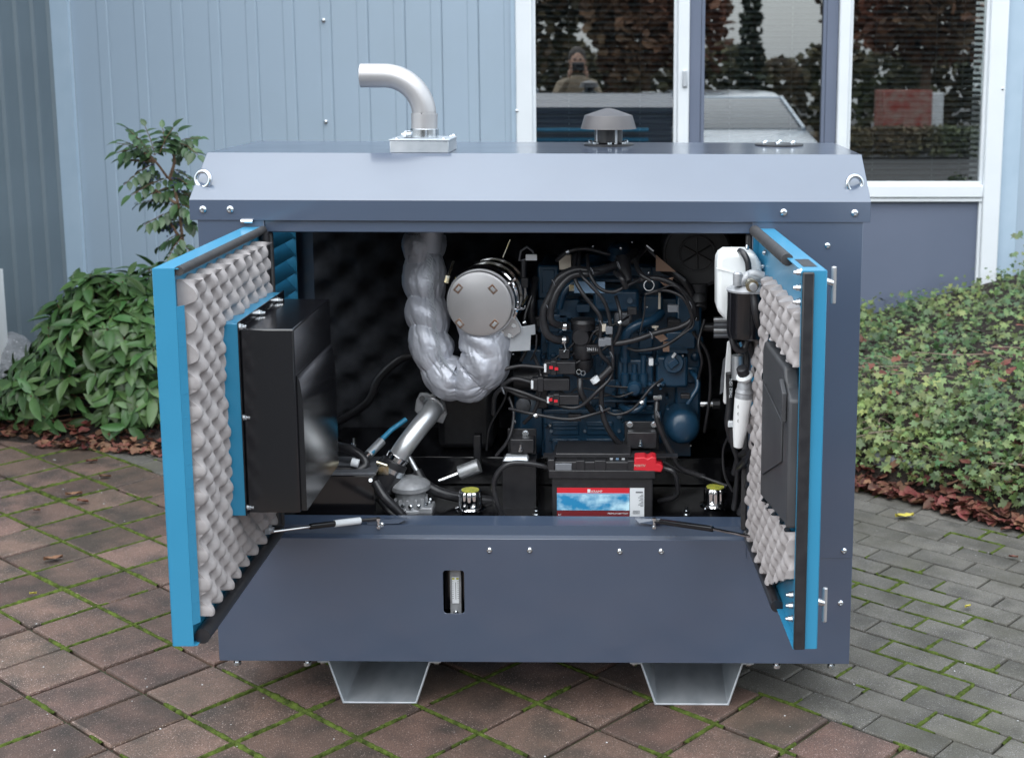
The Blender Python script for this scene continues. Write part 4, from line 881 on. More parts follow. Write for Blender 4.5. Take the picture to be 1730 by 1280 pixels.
MB().ring(at(733, 686, .295), (at(736, 684, .3)-at(726, 700, .27)).normalized(), px(18, .3), .004, 28, 8).build('pipe_bead', STEEL, pump)
d = (at(668, 778, .20)-at(655, 800, .19))
MB().tube([at(674, 769, .203), at(668, 778, .20)], px(20, .2), 28).build('pipe_end', CHR, pump, bev=.002)
MB().tube([at(668, 779, .20), at(655, 802, .19), at(643, 824, .19)], [px(24, .2)]*3, 28).build('rubber_coupler', RUB, pump, bev=.003)
MB().tube([at(663, 787, .197), at(658, 796, .195)], px(25.5, .2), 28).build('hose_clamp', ZINC, pump)
q = MB().cyl(at(636, 781, .16), at(654, 787, .16), .0055, n=10); q.box(at(640, 800, .165), at(656, 788, .155)); q.build('clamp_screw', BRASS, pump)
c = at(694, 846, .20); k = px(1, .20)
body = MB().lathe(c-V((0, 0, k*24)), (.0, -.02, 1), [(k*33, 0), (k*33, k*16), (k*27, k*20), (k*27, k*46), (k*35, k*48), (k*35, k*56), (k*30, k*61), (k*16, k*68), (k*2, k*69)], 40).build('pump_body', ALU, pump, ang=35, bev=.001)
for i in range(7):
    a = -2.6+i*.5; p = c+V((math.cos(a)*k*28, math.sin(a)*k*28, -k*2)); MB().box(p-V((.004, .004, .012)), p+V((.004, .004, .018))).build('rib', ALU, body, bev=.001)
    MB().lathe(p+V((.008, -.003, .003)), (math.cos(a), math.sin(a), 0), [(.006, 0), (.006, .004), (.003, .006)], 8).build('bolt', ZINC, body)
MB().pbox(672, 858, 730, 872, .16, .06).build('pump_foot', ALU, pump, bev=.003)
MB().tube([at(627, 766, .20), at(642, 745, .24), at(661, 726, .27), at(686, 708, .30)], [px(4.5, .24)]*4, 12).build('blue_rod', BLUE, pump)
MB().tube([at(622, 768, .20), at(645, 745, .245)], px(8, .22), 16).build('rod_sleeve', STEEL, pump)
q = MB().tube([at(612, 779, .19), at(626, 764, .20)], px(4, .2), 10); q.build('rod_tip', CHR, pump)
# low black box with a metal lid
lb = thing('junction_box', 'low black sheet metal box with a bright folded edge at the compartment lower left', 'metal box', at(570, 870, .12))
MB().pbox(498, 803, 633, 884, .12, .18).build('box_body', BLK, lb, bev=.003)
q = MB().hexa([at(498, 803, .117), at(634, 803, .117), at(634, 803, .117)+V((0, .15, 0)), at(498, 803, .117)+V((0, .15, 0)), at(498, 799, .117), at(634, 799, .117), at(634, 799, .117)+V((0, .15, 0)), at(498, 799, .117)+V((0, .15, 0))]); q.build('lid_edge', ALUD, lb, bev=.001)
MB().cyl(at(626, 811, .1195), at(626, 811, .112), px(3.5, .12), n=12).build('screw', ZINC, lb)
MB().pbox(560, 736, 568, 742, .33, .02).build('brass_fitting', BRASS, lb)
MB().lathe(at(598, 760, .28), (0, 0, 1), [(.006, 0), (.008, .006), (.008, .018), (.0045, .020), (.0045, .034)], 10).build('steel_fitting', ZINC, lb)
# ================================================================== ENGINE
eng = thing('diesel_engine', 'dark blue diesel engine filling the middle and right of the compartment', 'engine', at(1030, 700, .4))
def E_(name, mb, m=EBLUE, bev=.003, par=None, **k): return mb.build(name, m, par or eng, bev=bev, seg=2, **k)
B_ = lambda *a: MB().pbox(*a)
E_('engine_block', B_(915, 560, 1170, 770, .36, .30))
E_('cylinder_head', B_(908, 505, 1165, 562, .355, .29))
E_('timing_case', B_(1140, 500, 1186, 715, .33, .25), bev=.008)
E_('bell_housing', MB().lathe(at(905, 690, .50), (-1, 0, 0), [(.150, -.03), (.155, .0), (.155, .03), (.13, .05)], 40), ang=40)
E_('rocker_cover', B_(912, 446, 1120, 506, .40, .18), bev=.012)
E_('rocker_cap', MB().lathe(at(1010, 446, .48), (0, 0, 1), [(.05, -.01), (.05, .012), (.035, .022), (.03, .03)], 24))
E_('left_head_boss', B_(908, 448, 944, 506, .34, .06), bev=.006)
E_('boss_panel', B_(916, 456, 937, 496, .337, .006), bev=.002)
# crankcase side cover with two ribbed windows
sc_ = E_('side_cover', B_(918, 694, 1118, 768, .335, .03), bev=.006)
for u0 in (932, 990, 1052):
    E_('cover_recess', B_(u0, 712, u0+46, 735, .331, .006), par=sc_, bev=.003)
    E_('cover_recess', B_(u0, 741, u0+46, 762, .331, .006), par=sc_, bev=.003)
    for v in (717, 723, 745): E_('rib', B_(u0+3, v, u0+43, v+2.5, .327, .006), par=sc_, bev=.001)
for u in (931, 988, 1046, 1106): MB().cyl(at(u, 703, .336), at(u, 703, .326), px(4.5, .33), n=12).build('bolt', EBLUE, sc_); MB().cyl(at(u, 728, .332), at(u, 728, .326), px(3, .33), n=10).build('bolt', EBLUE, sc_)
E_('cover_rail', B_(918, 692, 1108, 699, .322, .03), bev=.003)
# intake manifold
E_('intake_manifold', B_(1002, 489, 1080, 527, .27, .10), bev=.010)
E_('manifold_rib', B_(1010, 508, 1036, 512, .266, .01), bev=.001)
MB().cyl(at(1064, 508, .269), at(1064, 508, .262), px(5, .27), n=16).build('boss', EBLUE, eng)
E_('manifold_rail', B_(974, 471, 1080, 477, .30, .06), bev=.002)
E_('manifold_bracket', B_(974, 515, 997, 528, .30, .04), bev=.002)
E_('manifold_outlet', B_(1038, 527, 1068, 552, .28, .05), ALUD, bev=.008)
E_('head_port', B_(942, 505, 980, 540, .33, .05), bev=.006)
E_('fuel_rail', MB().tube([at(945, 520, .31), at(953, 495, .30), at(970, 478, .30), at(1000, 473, .30)], px(6, .3), 14, 5), bev=0, ang=60)
E_('glow_rail', MB().tube([at(1000, 540, .30), at(1020, 545, .29), at(1036, 540, .29)], px(3, .3), 10, 4), bev=0, ang=60)
# injection pump
ip = E_('injection_pump', B_(1044, 607, 1104, 668, .28, .10), bev=.006)
for u, v0 in ((1056, 600), (1072, 613), (1087, 598)):
    MB().lathe(at(u, 652, .275), (0, 0, 1), [(px(8, .28), 0), (px(8, .28), px(22, .28)), (px(5, .28), px(24, .28)), (px(5, .28), px(652-v0, .28))], 16).build('delivery_valve', EBLUE, ip)
MB().lathe(at(1072, 655, .25), (0, -1, 0), [(px(13, .25), -.05), (px(13, .25), .01), (px(9, .25), .018), (.001, .02)], 24).build('pump_cap', EBLUE, ip)
for u in (1044, 1098, 1112, 1120): MB().lathe(at(u, 648, .27), (0, -1, 0), [(px(4.5, .27), -.03), (px(4.5, .27), .008), (px(2.5, .27), .012)], 8).build('union_nut', ZINC if u == 1112 else EBLUE, ip)
MB().cyl(at(1040, 649, .285), at(1122, 648, .285), px(4, .28), n=12).build('cross_tube', EBLUE, ip)
E_('governor_housing', B_(1108, 602, 1163, 655, .27, .12), bev=.008)
gv = E_('filler_cap', MB().lathe(at(1138, 613, .262), (0, -1, .15), [(px(18, .26), -.02), (px(18, .26), .006), (px(16, .26), .010), (.001, .010)], 28), bev=0)
MB().box(at(1128, 620, .24), at(1146, 606, .256), Matrix.Rotation(-.7, 3, 'Y')).build('cap_grip', EBLUE, gv, bev=.002)
MB().cyl(at(1136, 604, .245), at(1141, 596, .245), .004, n=8).build('cap_pin', LABW, gv)
E_('governor_plate', B_(1130, 592, 1162, 597, .265, .05), bev=.001)
E_('blue_pipe', MB().tube([at(1056, 606, .27), at(1056, 580, .26), at(1060, 562, .25), at(1076, 549, .25), at(1102, 540, .27), at(1118, 528, .30)], px(8.2, .26), 20, 6), bev=0, ang=60)
E_('pipe_nut', MB().cyl(at(1056, 612, .27), at(1056, 602, .27), px(10, .27), n=6), bev=.001)
E_('oil_return_pipe', MB().tube([at(1168, 628, .30), at(1178, 640, .27), at(1178, 655, .26), at(1168, 672, .25), at(1162, 682, .25)], px(4.5, .26), 14, 6), bev=0, ang=60)
E_('lower_pipe', MB().tube([at(1088, 670, .28), at(1086, 684, .27), at(1074, 693, .26), at(1060, 692, .27), at(1050, 686, .30)], px(6, .27), 14, 6), bev=0, ang=60)
for v, u0, u1 in ((688, 1024, 1034), (684, 1060, 1072), (684, 1090, 1104)): E_('casting_rib', B_(u0, v, u1, v+10, .32, .03), bev=.003)
E_('casting_rib', B_(1020, 676, 1110, 680, .315, .04), bev=.002)
# spin-on oil filter, end on
E_('oil_filter', MB().lathe(at(1150, 708, .34), (.02, -1, .03), [(px(31, .3), 0), (px(31, .28), .07), (px(29.5, .28), .092), (px(25, .28), .105), (px(14, .28), .112), (.001, .114)], 48), bev=0, ang=60)
MB().cyl(at(1183, 682, .31), at(1206, 682, .31), px(7, .3), n=16).build('drain_plug', ZINC, eng)
MB().cyl(at(1204, 682, .30), at(1216, 682, .30), px(9, .3), n=8).build('drain_nut', BPL, eng)
for (u, v, r) in [(948, 544, 5), (1128, 690, 4), (1180, 575, 9), (948, 560, 5), (1174, 602, 8), (1000, 552, 4), (1010, 690, 5), (935, 600, 6), (1095, 560, 5), (1150, 560, 6), (1120, 575, 5)]:
    MB().lathe(at(u, v, .33), (0, -1, 0), [(px(r, .33), -.03), (px(r, .33), .006), (px(r*.6, .33), .010), (.001, .011)], 10).build('boss', EBLUE, eng)
for (u0, v0, u1, v1, y) in [(920, 530, 960, 548, .33), (1084, 500, 1120, 540, .32), (1125, 560, 1176, 590, .30), (925, 570, 952, 640, .33), (1100, 450, 1136, 470, .38), (1004, 600, 1040, 640, .34), (1150, 620, 1180, 648, .31), (880, 590, 915, 640, .36), (1078, 560, 1104, 600, .33), (1012, 640, 1042, 690, .335)]:
    E_('casting', B_(u0, v0, u1, v1, y, .06), bev=.005)
MB().lathe(at(884, 684, .34), (0, -1, 0), [(px(13, .34), -.02), (px(13, .34), .004), (px(11, .34), .006), (.001, .006)], 28).build('core_plug', ALUD, eng)
E_('starter_motor', MB().cyl(at(868, 640, .36), at(930, 640, .36), px(20, .36), n=28), BPL, bev=.003)
# breather (black plastic) in front of the block
br = MB().lathe(at(985, 556, .24), (0, 0, 1), [(px(21, .24), 0), (px(21, .24), px(10, .24)), (px(22, .24), px(12, .24)), (px(20, .24), px(18, .24)), (px(5, .24), px(20, .24))], 32).build('breather_cap', BPL, eng, ang=40)
MB().lathe(at(984, 605, .24), (0, 0, 1), [(px(15, .24), 0), (px(18, .24), px(8, .24)), (px(18, .24), px(30, .24)), (px(14, .24), px(50, .24))], 32).build('breather_body', BPL, eng, ang=40)
MB().lathe(at(981, 569, .215), (0, -1, 0), [(px(16, .2), -.03), (px(15.5, .2), .004), (px(14, .2), .007), (px(13, .2), .005), (.001, .005)], 36).build('breather_disc', BPL, eng, ang=40)
MB().pbox(991, 583, 1012, 596, .215, .03).build('code_tag', BPL, eng, bev=.001)
p = at(991, 592.5, .2145); text('3N11A', .0115, p, FRONT, LABW, eng, 'code_lettering')
MB().lathe(at(985, 606, .245), (0, 0, -1), [(px(18, .24), 0), (px(17, .24), .02), (px(12, .24), .035)], 28).build('breather_base', BPL, eng)
# hoses and cables: tubes with real bends
def hose(name, pts, r, m=RUB, par=None, k=7, n=12, corr=0):
    P = crom([at(*q) for q in pts], k); rr = px(r, pts[0][2]); mb = MB()
    if corr:
        P = crom([at(*q) for q in pts], max(k, int(corr))); mb.tube(P, [rr*(1+.10*(i % 2)) for i in range(len(P))], n)
    else: mb.tube(P, rr, n)
    return mb.build(name, m, par or eng, ang=70)
hose('coolant_hose', [(1075, 425, .30), (1045, 445, .24), (1005, 458, .20), (972, 456, .19), (945, 470, .18), (930, 500, .18), (918, 530, .18), (923, 562, .18), (940, 574, .19), (958, 574, .21)], 6.5, corr=16)
hose('coolant_hose', [(1060, 438, .30), (1030, 454, .23), (1000, 462, .19), (965, 466, .18), (942, 492, .17), (930, 528, .17), (936, 546, .18), (960, 552, .21)], 6)
for u, v in ((954, 551), (953, 575)): MB().cyl(at(u-4, v, .20), at(u+4, v, .20), px(8, .2), n=20).build('hose_clamp', ZINC, eng, bev=.001)
MB().tube([at(953, 578, .19), at(956, 590, .19), at(953, 594, .19)], .002, 6).build('clamp_tail', ZINC, eng)
hose('wiring_loom', [(972, 430, .24), (970, 465, .19), (982, 492, .17), (1000, 515, .17), (1014, 535, .17), (1015, 560, .18), (1014, 595, .18), (1030, 615, .19), (1034, 640, .2)], 3.6, BPL)
hose('wiring_loom', [(978, 428, .25), (980, 460, .18), (998, 482, .16), (1020, 508, .16), (1030, 540, .165), (1033, 575, .17), (1034, 630, .18), (1010, 660, .16), (975, 688, .17), (930, 680, .18), (880, 662, .18), (850, 655, .2), (838, 665, .24)], 3.2, BPL, k=9)
hose('wiring_loom', [(992, 430, .24), (996, 460, .18), (1010, 485, .17), (1035, 493, .17), (1060, 482, .18), (1085, 470, .2)], 3.2, BPL)
hose('wiring_loom', [(1070, 475, .2), (1110, 470, .2), (1145, 485, .2), (1168, 510, .2), (1172, 535, .2), (1150, 552, .2), (1110, 562, .19), (1070, 575, .18), (1040, 580, .18), (1020, 577, .2)], 4.8, BPL, k=10, corr=18)
hose('wiring_loom', [(1090, 497, .2), (1120, 490, .19), (1150, 500, .18), (1165, 522, .18), (1168, 545, .19), (1150, 566, .2), (1120, 585, .2), (1080, 592, .21), (1060, 588, .22)], 3, BPL, k=9)
hose('thin_wire', [(1090, 500, .2), (1088, 530, .2), (1082, 560, .2)], 1.6, BPL)
hose('thin_wire', [(1100, 496, .2), (1138, 482, .17), (1160, 505, .17), (1172, 545, .18), (1160, 560, .18), (1130, 580, .18)], 1.6, BPL)
hose('thin_wire', [(907, 565, .2), (905, 590, .2), (897, 608, .22)], 1.6, BPL)
hose('sensor_cable', [(1058, 486, .17), (1050, 470, .16), (1040, 460, .2)], 5, BPL)
hose('crankcase_hose', [(980, 640, .19), (981, 660, .18), (990, 680, .19), (1002, 696, .22)], 5.5)
hose('fuel_hose', [(1018, 640, .20), (1016, 680, .20), (1022, 712, .20), (1038, 740, .21), (1056, 756, .23)], 5, k=9)
hose('fuel_hose', [(1110, 676, .22), (1110, 705, .20), (1120, 735, .20), (1135, 765, .20), (1150, 790, .20), (1190, 806, .2)], 5, k=9)
MB().cyl(at(1104, 672, .21), at(1118, 671, .21), px(4.5, .21), n=10).build('hose_clamp', ZINC, eng)
hose('engine_cable', [(848, 652, .21), (870, 640, .2), (905, 648, .2), (930, 652, .2)], 4, BPL, corr=8)
hose('engine_cable', [(834, 700, .25), (836, 670, .22), (852, 656, .2), (880, 668, .19), (910, 673, .19)], 4, BPL, corr=8)
hose('engine_cable', [(850, 624, .2), (880, 618, .2), (918, 621, .19)], 3.4, BPL)
hose('engine_cable', [(822, 760, .3), (828, 720, .28), (850, 680, .26), (856, 660, .26)], 2, BPL)
# black connectors with red locks
for (u0, v0, u1, v1, y) in [(920, 612, 972, 632, .17), (898, 640, 962, 660, .18), (925, 668, 978, 684, .165), (1006, 552, 1020, 566, .21), (900, 536, 915, 552, .30)]:
    c_ = MB().pbox(u0, v0, u1, v1, y, .03).build('cable_connector', BPL, eng, bev=.002)
    if u0 != 900 and u0 != 1006:
        MB().pbox(u0+10, v0-2, u0+20, v1+2, y-.004, .035).build('connector_collar', BPL, c_, bev=.002)
        MB().pbox(u0-1, v0+3, u0+3, v1-3, y-.002, .012).build('connector_edge', LABW, c_, bev=.001)
for (u, v) in ((928, 619), (937, 621), (927, 673), (936, 675)): MB().pbox(u, v, u+6, v+4.5, .160, .006).build('red_lock', RED, eng)
hose('plastic_sheath', [(1034, 620, .17), (1018, 636, .17), (1003, 648, .17)], 6.5, BPL)
MB().cyl(at(1008, 645, .165), at(1003, 638, .165), px(8, .17), n=18).build('silver_sleeve', LABW, eng)
q = MB(); q.ring(at(978, 628, .17), (0, -1, .2), px(4, .17), .0018, 14, 6); q.ring(at(985, 630, .17), (.3, -1, 0), px(4, .17), .0018, 14, 6); q.build('split_ring', ZINC, eng)
MB().pbox(1017, 548, 1024, 560, .165, .012).build('grey_clip', CREAM, eng, bev=.001)
for u0, v0 in ((1023, 552), (1011, 573), (1021, 571)): MB().pbox(u0, v0, u0+12, v0+13, .158, .02).build('grey_clip', GPL, eng, bev=.002)
# labels, caps
MB().pbox(970, 476, 1022, 495, .262, .003).build('pale_label', PALEB, eng)
MB().pbox(961, 481, 971, 492, .29, .01).build('yellow_clip', BRASS, eng, bev=.001)
q = MB().prism([at(u, v, .28) for u, v in [(945, 456), (944, 440), (951, 431), (965, 430), (965, 452), (955, 455)]], (0, .01, 0)); q.build('cream_cap', CREAM, eng, bev=.002)
q = MB().prism([at(u, v, .22) for u, v in [(1102, 565), (1118, 563), (1129, 572), (1117, 578)]], (0, .002, 0)); q.build('paper_tag', TAN, eng)
MB().pbox(1120, 577, 1131, 594, .24, .002).build('paper_tag', TAN, eng)
q = MB(); q.cyl(at(1107, 552, .21), at(1110, 566, .21), .003, n=8); q.cyl(at(1107, 551, .21), at(1107, 553, .21), px(6, .21), n=14); q.build('cable_tie', CREAM, eng)
q = MB().prism([at(u, v, .30) for u, v in [(1108, 430), (1142, 459), (1108, 458)]], (0, .003, 0)); q.build('tan_gusset', TAN, eng)
q = MB().prism([at(u, v, .25) for u, v in [(1113, 474), (1138, 468), (1131, 484), (1122, 483)]], (0, .002, 0)); q.build('paper_tag', TAN, eng)
MB().pbox(1112, 495, 1116, 522, .28, .004).build('pale_strut', CREAM, eng)
MB().cyl(at(1092, 414, .3), at(1104, 424, .3), .005, n=10).build('shiny_pin', CHR, eng)
q = MB(); q.tube([at(1052, 438, .25), at(1056, 458, .22), at(1062, 476, .2)], [px(13, .24), px(11, .23), px(6, .2)], 20, cap=True); q.build('intake_elbow', BPL, eng, ang=60)
MB().lathe(at(1047, 423, .35), (0, -.3, 1), [(px(22, .35), -.02), (px(22, .35), .0), (px(15, .35), .015), (.002, .02)], 28).build('thermostat_housing', EBLUE, eng)
q = MB(); q.ring(at(1096, 482, .19), (.3, -1, .1), px(9, .19), .0022, 22, 6); q.build('wire_loop', CHR, eng)
for u, v, s_ in ((1049, 419, .006), (1068, 409, .003), (1002, 416, .004), (1096, 461, .004), (1063, 474, .005), (867, 598, .004), (1160, 552, .004), (1176, 538, .005), (1115, 672, .004)): MB().sph(at(u, v, .24), s_, 6).build('bright_nut', ZINC, eng)
for u, v in ((898, 434), ):
    q = MB().loop([at(a, b, .25) for a, b in [(877, 440), (880, 424), (890, 417), (900, 424), (903, 433), (890, 438)]], .0032, 8); q.build('lifting_bracket', ALUD, eng, ang=60)
    MB().pbox(888, 430, 907, 440, .24, .006).build('silver_plate', LABW, eng, bev=.001)
MB().cyl(at(885, 440, .26), at(884, 470, .26), px(5, .26), n=12).build('sensor_body', BPL, eng)
# air cleaner, top right
ac = MB().lathe(at(1178, 428, .36), (0, -1, 0), [(px(60, .36), -.20), (px(60, .36), .0), (px(58, .36), .006), (px(55, .36), .008), (px(54, .36), .004), (px(32, .36), .004), (px(31, .36), .009), (px(29, .36), .009), (px(28, .36), .005), (.001, .006)], 64).build('air_cleaner', DPL, eng, ang=35)
for i in range(3):
    a = math.pi*i/3+.55; d_ = V((math.cos(a), 0, math.sin(a)))*px(27, .36); p = at(1178, 428, .352); MB().tube([p-d_, p+d_], .0022, 6).build('cover_rib', BPL, ac)
MB().tube([at(1178, 478, .36), at(1178, 500, .36), at(1180, 522, .34)], [px(18, .36), px(17, .36), px(14, .36)], 24, cap=True).build('cleaner_neck', DPL, ac, ang=60)
MB().lathe(at(1180, 495, .33), (0, 0, -1), [(px(8, .33), 0), (px(13, .33), px(8, .33)), (px(13.5, .33), px(14, .33))], 24).build('dust_valve', DPL, ac)
q = MB(); q.tube([at(1092, 418, .32), at(1120, 445, .32), at(1158, 474, .32)], .004, 8); q.build('stay_rod', ALUD, eng)
for i, v in enumerate((540, 549, 558, 567)): MB().cyl(at(1206, v, .24), at(1236, v, .24), px(4.6, .24), n=14).build('pulley_groove', STEEL if i % 2 == 0 else ALUD, eng)
MB().cyl(at(1186, 553, .26), at(1208, 553, .26), px(8, .26), n=18).build('pulley_shaft', BPL, eng)
# engine mounts
for (u0, v0, u1, v1, bl) in [(1055, 712, 1114, 760, [(1064, 716), (1105, 716)]), (858, 724, 906, 768, [(888, 731)])]:
    mb = MB().pbox(u0, v0, u1, v1, .24, .006); mo_ = mb.build('engine_mount', BPL, eng, bev=.002)
    MB().pbox(u0+4, v0+18, u1-4, v1-2, .20, .045).build('mount_block', BPL, mo_, bev=.003)
    for u, v in bl: MB().lathe(at(u, v, .24), (0, -1, 0), [(px(6, .24), 0), (px(6, .24), .004), (px(4.5, .24), .004), (px(4, .24), .010)], 8).build('bolt', ZINC, mo_)
    um = (u0+u1)/2-2; MB().lathe(at(um, v1-6, .195), (0, 0, 1), [(.008, 0), (.008, .003), (.006, .003), (.006, .010), (.0035, .010), (.0035, .018)], 8).build('bolt', ZINC, mo_)
q = MB(); c = at(872, 772, .2); q.hexa([c+V((-.034, -.02, -.006)), c+V((.034, -.02, -.006)), c+V((.034, .02, -.006)), c+V((-.034, .02, -.006)), c+V((-.026, -.014, .006)), c+V((.030, -.014, .006)), c+V((.030, .014, .006)), c+V((-.026, .014, .006))]); q.build('mount_pad', GALV, eng, bev=.002)
MB().pbox(850, 778, 905, 880, .20, .06).build('mount_leg', BPL, eng); MB().pbox(1050, 762, 1125, 800, .26, .08).build('mount_leg', BPL, eng)
MB().pbox(700, 790, 1260, 812, .42, .04).build('engine_rail', BLK, eng, bev=.004)
MB().pbox(740, 655, 832, 760, .46, .2).build('alternator', BPL, eng, bev=.02)
MB().pbox(800, 735, 812, 790, .34, .03).build('rail_upright', BPL, eng, bev=.003)
# shiny cylinder lower middle
ab = thing('filter_cylinder', 'small bright steel cylinder lying behind the left filler cap', 'cylinder', at(790, 800, .3))
MB().cyl(at(776, 799, .28), at(810, 786, .28), px(13, .28), n=28).build('cylinder_body', STEEL, ab, bev=.002)
MB().tube([at(741, 812, .26), at(776, 799, .28)], [px(3.5, .27), px(6, .27)], 14).build('cylinder_rod', CHR, ab)
q = MB().tube([at(691, 772, .24), at(704, 795, .23)], px(4.5, .23), 12); q.build('steel_ferrule', STEEL, ab)
hose('black_hose', [(704, 795, .23), (716, 815, .22), (745, 832, .22), (790, 842, .24), (830, 846, .26)], 9, RUB, ab)
hose('black_hose', [(560, 752, .24), (590, 758, .2), (612, 772, .18), (617, 786, .17), (600, 794, .16), (560, 794, .16), (540, 792, .17)], 8, RUB, lb)
MB().cyl(at(594, 780, .15), at(606, 783, .15), px(7.5, .15), n=16).build('foil_band', LABW, lb)
hose('black_hose', [(634, 815, .12), (650, 840, .10), (672, 862, .10), (690, 882, .10)], 8, RUB, pump)
hose('black_hose', [(640, 842, .14), (655, 862, .14), (672, 876, .13)], 5, RUB, pump)
for k_ in (0.3, .55, .8): p = at(634, 815, .115).lerp(at(690, 882, .095), k_); MB().ring(p, (at(690, 882, .1)-at(634, 815, .12)).normalized(), px(9, .11), .0012, 16, 5).build('cable_tie', BPL, pump)
hose('black_hose', [(560, 720, .65), (620, 680, .6), (640, 640, .6), (680, 605, .6), (720, 600, .6)], 7, BPL, lb)
rs = random.Random(12)
for k in range(46):      # bolt heads and studs over the castings
    u, v = rs.uniform(915, 1170), rs.uniform(505, 765); y = .27 if (1000 < u < 1165 and 590 < v < 670) else .325
    m_ = ZINC if rs.random() < .22 else EBLUE; r = rs.uniform(2.2, 4.2)
    MB().lathe(at(u, v, y), (0, -1, 0), [(px(r, y), -.03), (px(r, y), .005), (px(r*.55, y), .008), (.0005, .0085)], 6).build('bolt', m_, eng)
for k in range(7):       # thin wires strung between the connectors
    u, v = rs.uniform(900, 960), rs.uniform(590, 690); a_ = [(u, v, .23)]
    for j in range(4): u += rs.uniform(14, 45); v += rs.uniform(-32, 32); a_.append((u, v, rs.uniform(.20, .26)))
    hose('thin_wire', a_, rs.uniform(1.3, 2.4), BPL)
for u, v in ((925, 520), (935, 478), (1000, 458), (1014, 545), (1033, 600), (1166, 515), (1100, 566), (1016, 690), (1112, 700), (850, 660), (1045, 448)): MB().ring(at(u, v, .175), (1, .3, .4), px(6.5, .17), .0013, 14, 5).build('cable_tie', GPL, eng)
for (pts_, r_x) in [([(860, 690, .2), (905, 700, .17), (960, 708, .17), (1000, 700, .18), (1030, 690, .2)], 2.6), ([(1040, 500, .2), (1048, 530, .17), (1046, 560, .17), (1030, 590, .18)], 3), ([(1090, 420, .3), (1075, 440, .24), (1082, 462, .2), (1100, 475, .19)], 4),
        ([(940, 440, .25), (960, 425, .22), (990, 420, .22), (1030, 430, .24)], 3.4), ([(1190, 540, .25), (1180, 580, .22), (1186, 610, .22), (1180, 640, .25)], 2.6), ([(1120, 640, .22), (1100, 655, .2), (1070, 690, .2), (1040, 700, .2), (1018, 690, .2)], 2.4),
        ([(898, 500, .28), (886, 540, .26), (892, 580, .25), (880, 610, .25)], 3), ([(838, 770, .22), (860, 740, .22), (868, 700, .24), (860, 670, .26)], 3)]: hose('engine_cable', pts_, r_x, RUB, corr=8)
for (u, v, y) in ((905, 702, .168), (1047, 545, .168), (886, 545, .255), (1084, 680, .198), (958, 425, .218), (868, 712, .238)): MB().lathe(at(u, v, y), (1, .2, .5), [(px(5, y), -.004), (px(5, y), .004)], 14).build('hose_clamp', ZINC, eng)
for (u0, v0, u1, v1, y, m_) in [(1060, 520, 1076, 532, .21, BPL), (944, 590, 962, 606, .2, BPL), (1128, 516, 1146, 528, .2, GPL), (1096, 606, 1104, 618, .22, LABW), (960, 700, 982, 712, .2, BPL), (1150, 666, 1166, 674, .24, BPL), (880, 470, 892, 486, .24, BPL)]: MB().pbox(u0, v0, u1, v1, y, .02).build('cable_connector', m_, eng, bev=.002)
hose('coolant_hose', [(905, 470, .34), (900, 500, .30), (897, 530, .29), (905, 556, .31)], 6, RUB)
hose('coolant_hose', [(1120, 455, .36), (1150, 470, .33), (1170, 500, .33), (1178, 540, .34)], 7, RUB)
hose('engine_cable', [(902, 600, .25), (915, 640, .2), (905, 690, .2), (885, 715, .22)], 3, BPL, corr=8)
hose('engine_cable', [(1170, 560, .25), (1196, 600, .25), (1200, 660, .26), (1190, 730, .28)], 3, BPL)
for (u0, v0, u1, v1) in [(1040, 432, 1080, 446), (955, 470, 966, 486), (1128, 540, 1150, 556), (905, 655, 925, 690)]: MB().pbox(u0, v0, u1, v1, .31, .04).build('bracket', BPL, eng, bev=.003)
# ================================================================== BATTERY
bat = thing('battery', 'black starter battery with a red and blue label and a red terminal cover', 'battery', at(1015, 876, .12))
Yb = .105; Db = .16
case = MB().pbox(933, 800, 1103, 886, Yb, Db).build('case', BPL, bat, bev=.003)
MB().pbox(927, 795, 1107, 808, Yb-.006, Db+.012).build('case_rim', BPL, bat, bev=.002)
MB().pbox(932, 780, 1100, 795, Yb, Db).build('lid', BPL, bat, bev=.003)
MB().pbox(938, 766, 1066, 781, Yb+.02, Db-.04).build('lid_step', BPL, bat, bev=.003)
for u0, u1 in ((973, 988), (1004, 1024), (1060, 1072)): MB().pbox(u0, 778, u1, 795, Yb-.004, .04).build('lid_block', BPL, bat, bev=.002)
MB().pbox(938, 783, 966, 795, Yb-.004, .05).build('terminal_clamp', GPL, bat, bev=.002)
MB().pbox(925, 776, 937, 797, Yb-.004, .05).build('terminal_post', BPL, bat, bev=.003)
for i in range(4): MB().pbox(942+i*42, 812, 966+i*42, 814, Yb-.0008, .002).build('case_groove', INK, bat)
tr = thing('hold_down_bar', 'thin black clamp bar across the top of the battery', 'bar', at(1020, 765, .12)) if 0 else bat
mb = MB(); a0, a1 = at(918, 769, .13), at(1145, 768, .13); mb.box((a0.x, .12, a0.z-.002), (a1.x, .15, a0.z+.001)); mb.build('clamp_bar', BPL, bat)
mb = MB().prism([at(u, v, .10) for u, v in [(1070, 795), (1072, 773), (1089, 772), (1094, 775), (1101, 771), (1109, 773), (1109, 783), (1118, 785), (1121, 790), (1117, 798), (1108, 797), (1102, 799), (1090, 796)]], (0, .045, 0))
rc = mb.build('terminal_cover', RED, bat, bev=.003); p = at(1071, 788, .0990); text('POSITIV', .0085, p, FRONT, CREAM, rc)
MB().pbox(941, 824, 1063.5, 833, Yb-.0006, .001).build('label_band', RED, bat); MB().pbox(941, 833, 1063.5, 862, Yb-.0006, .001).build('label_picture', LIGHTN, bat)
MB().pbox(941, 862, 1063.5, 874, Yb-.0006, .001).build('label_band', DRED, bat); MB().pbox(1064, 824, 1088.5, 874, Yb-.0006, .001).build('label_white', LABW, bat)
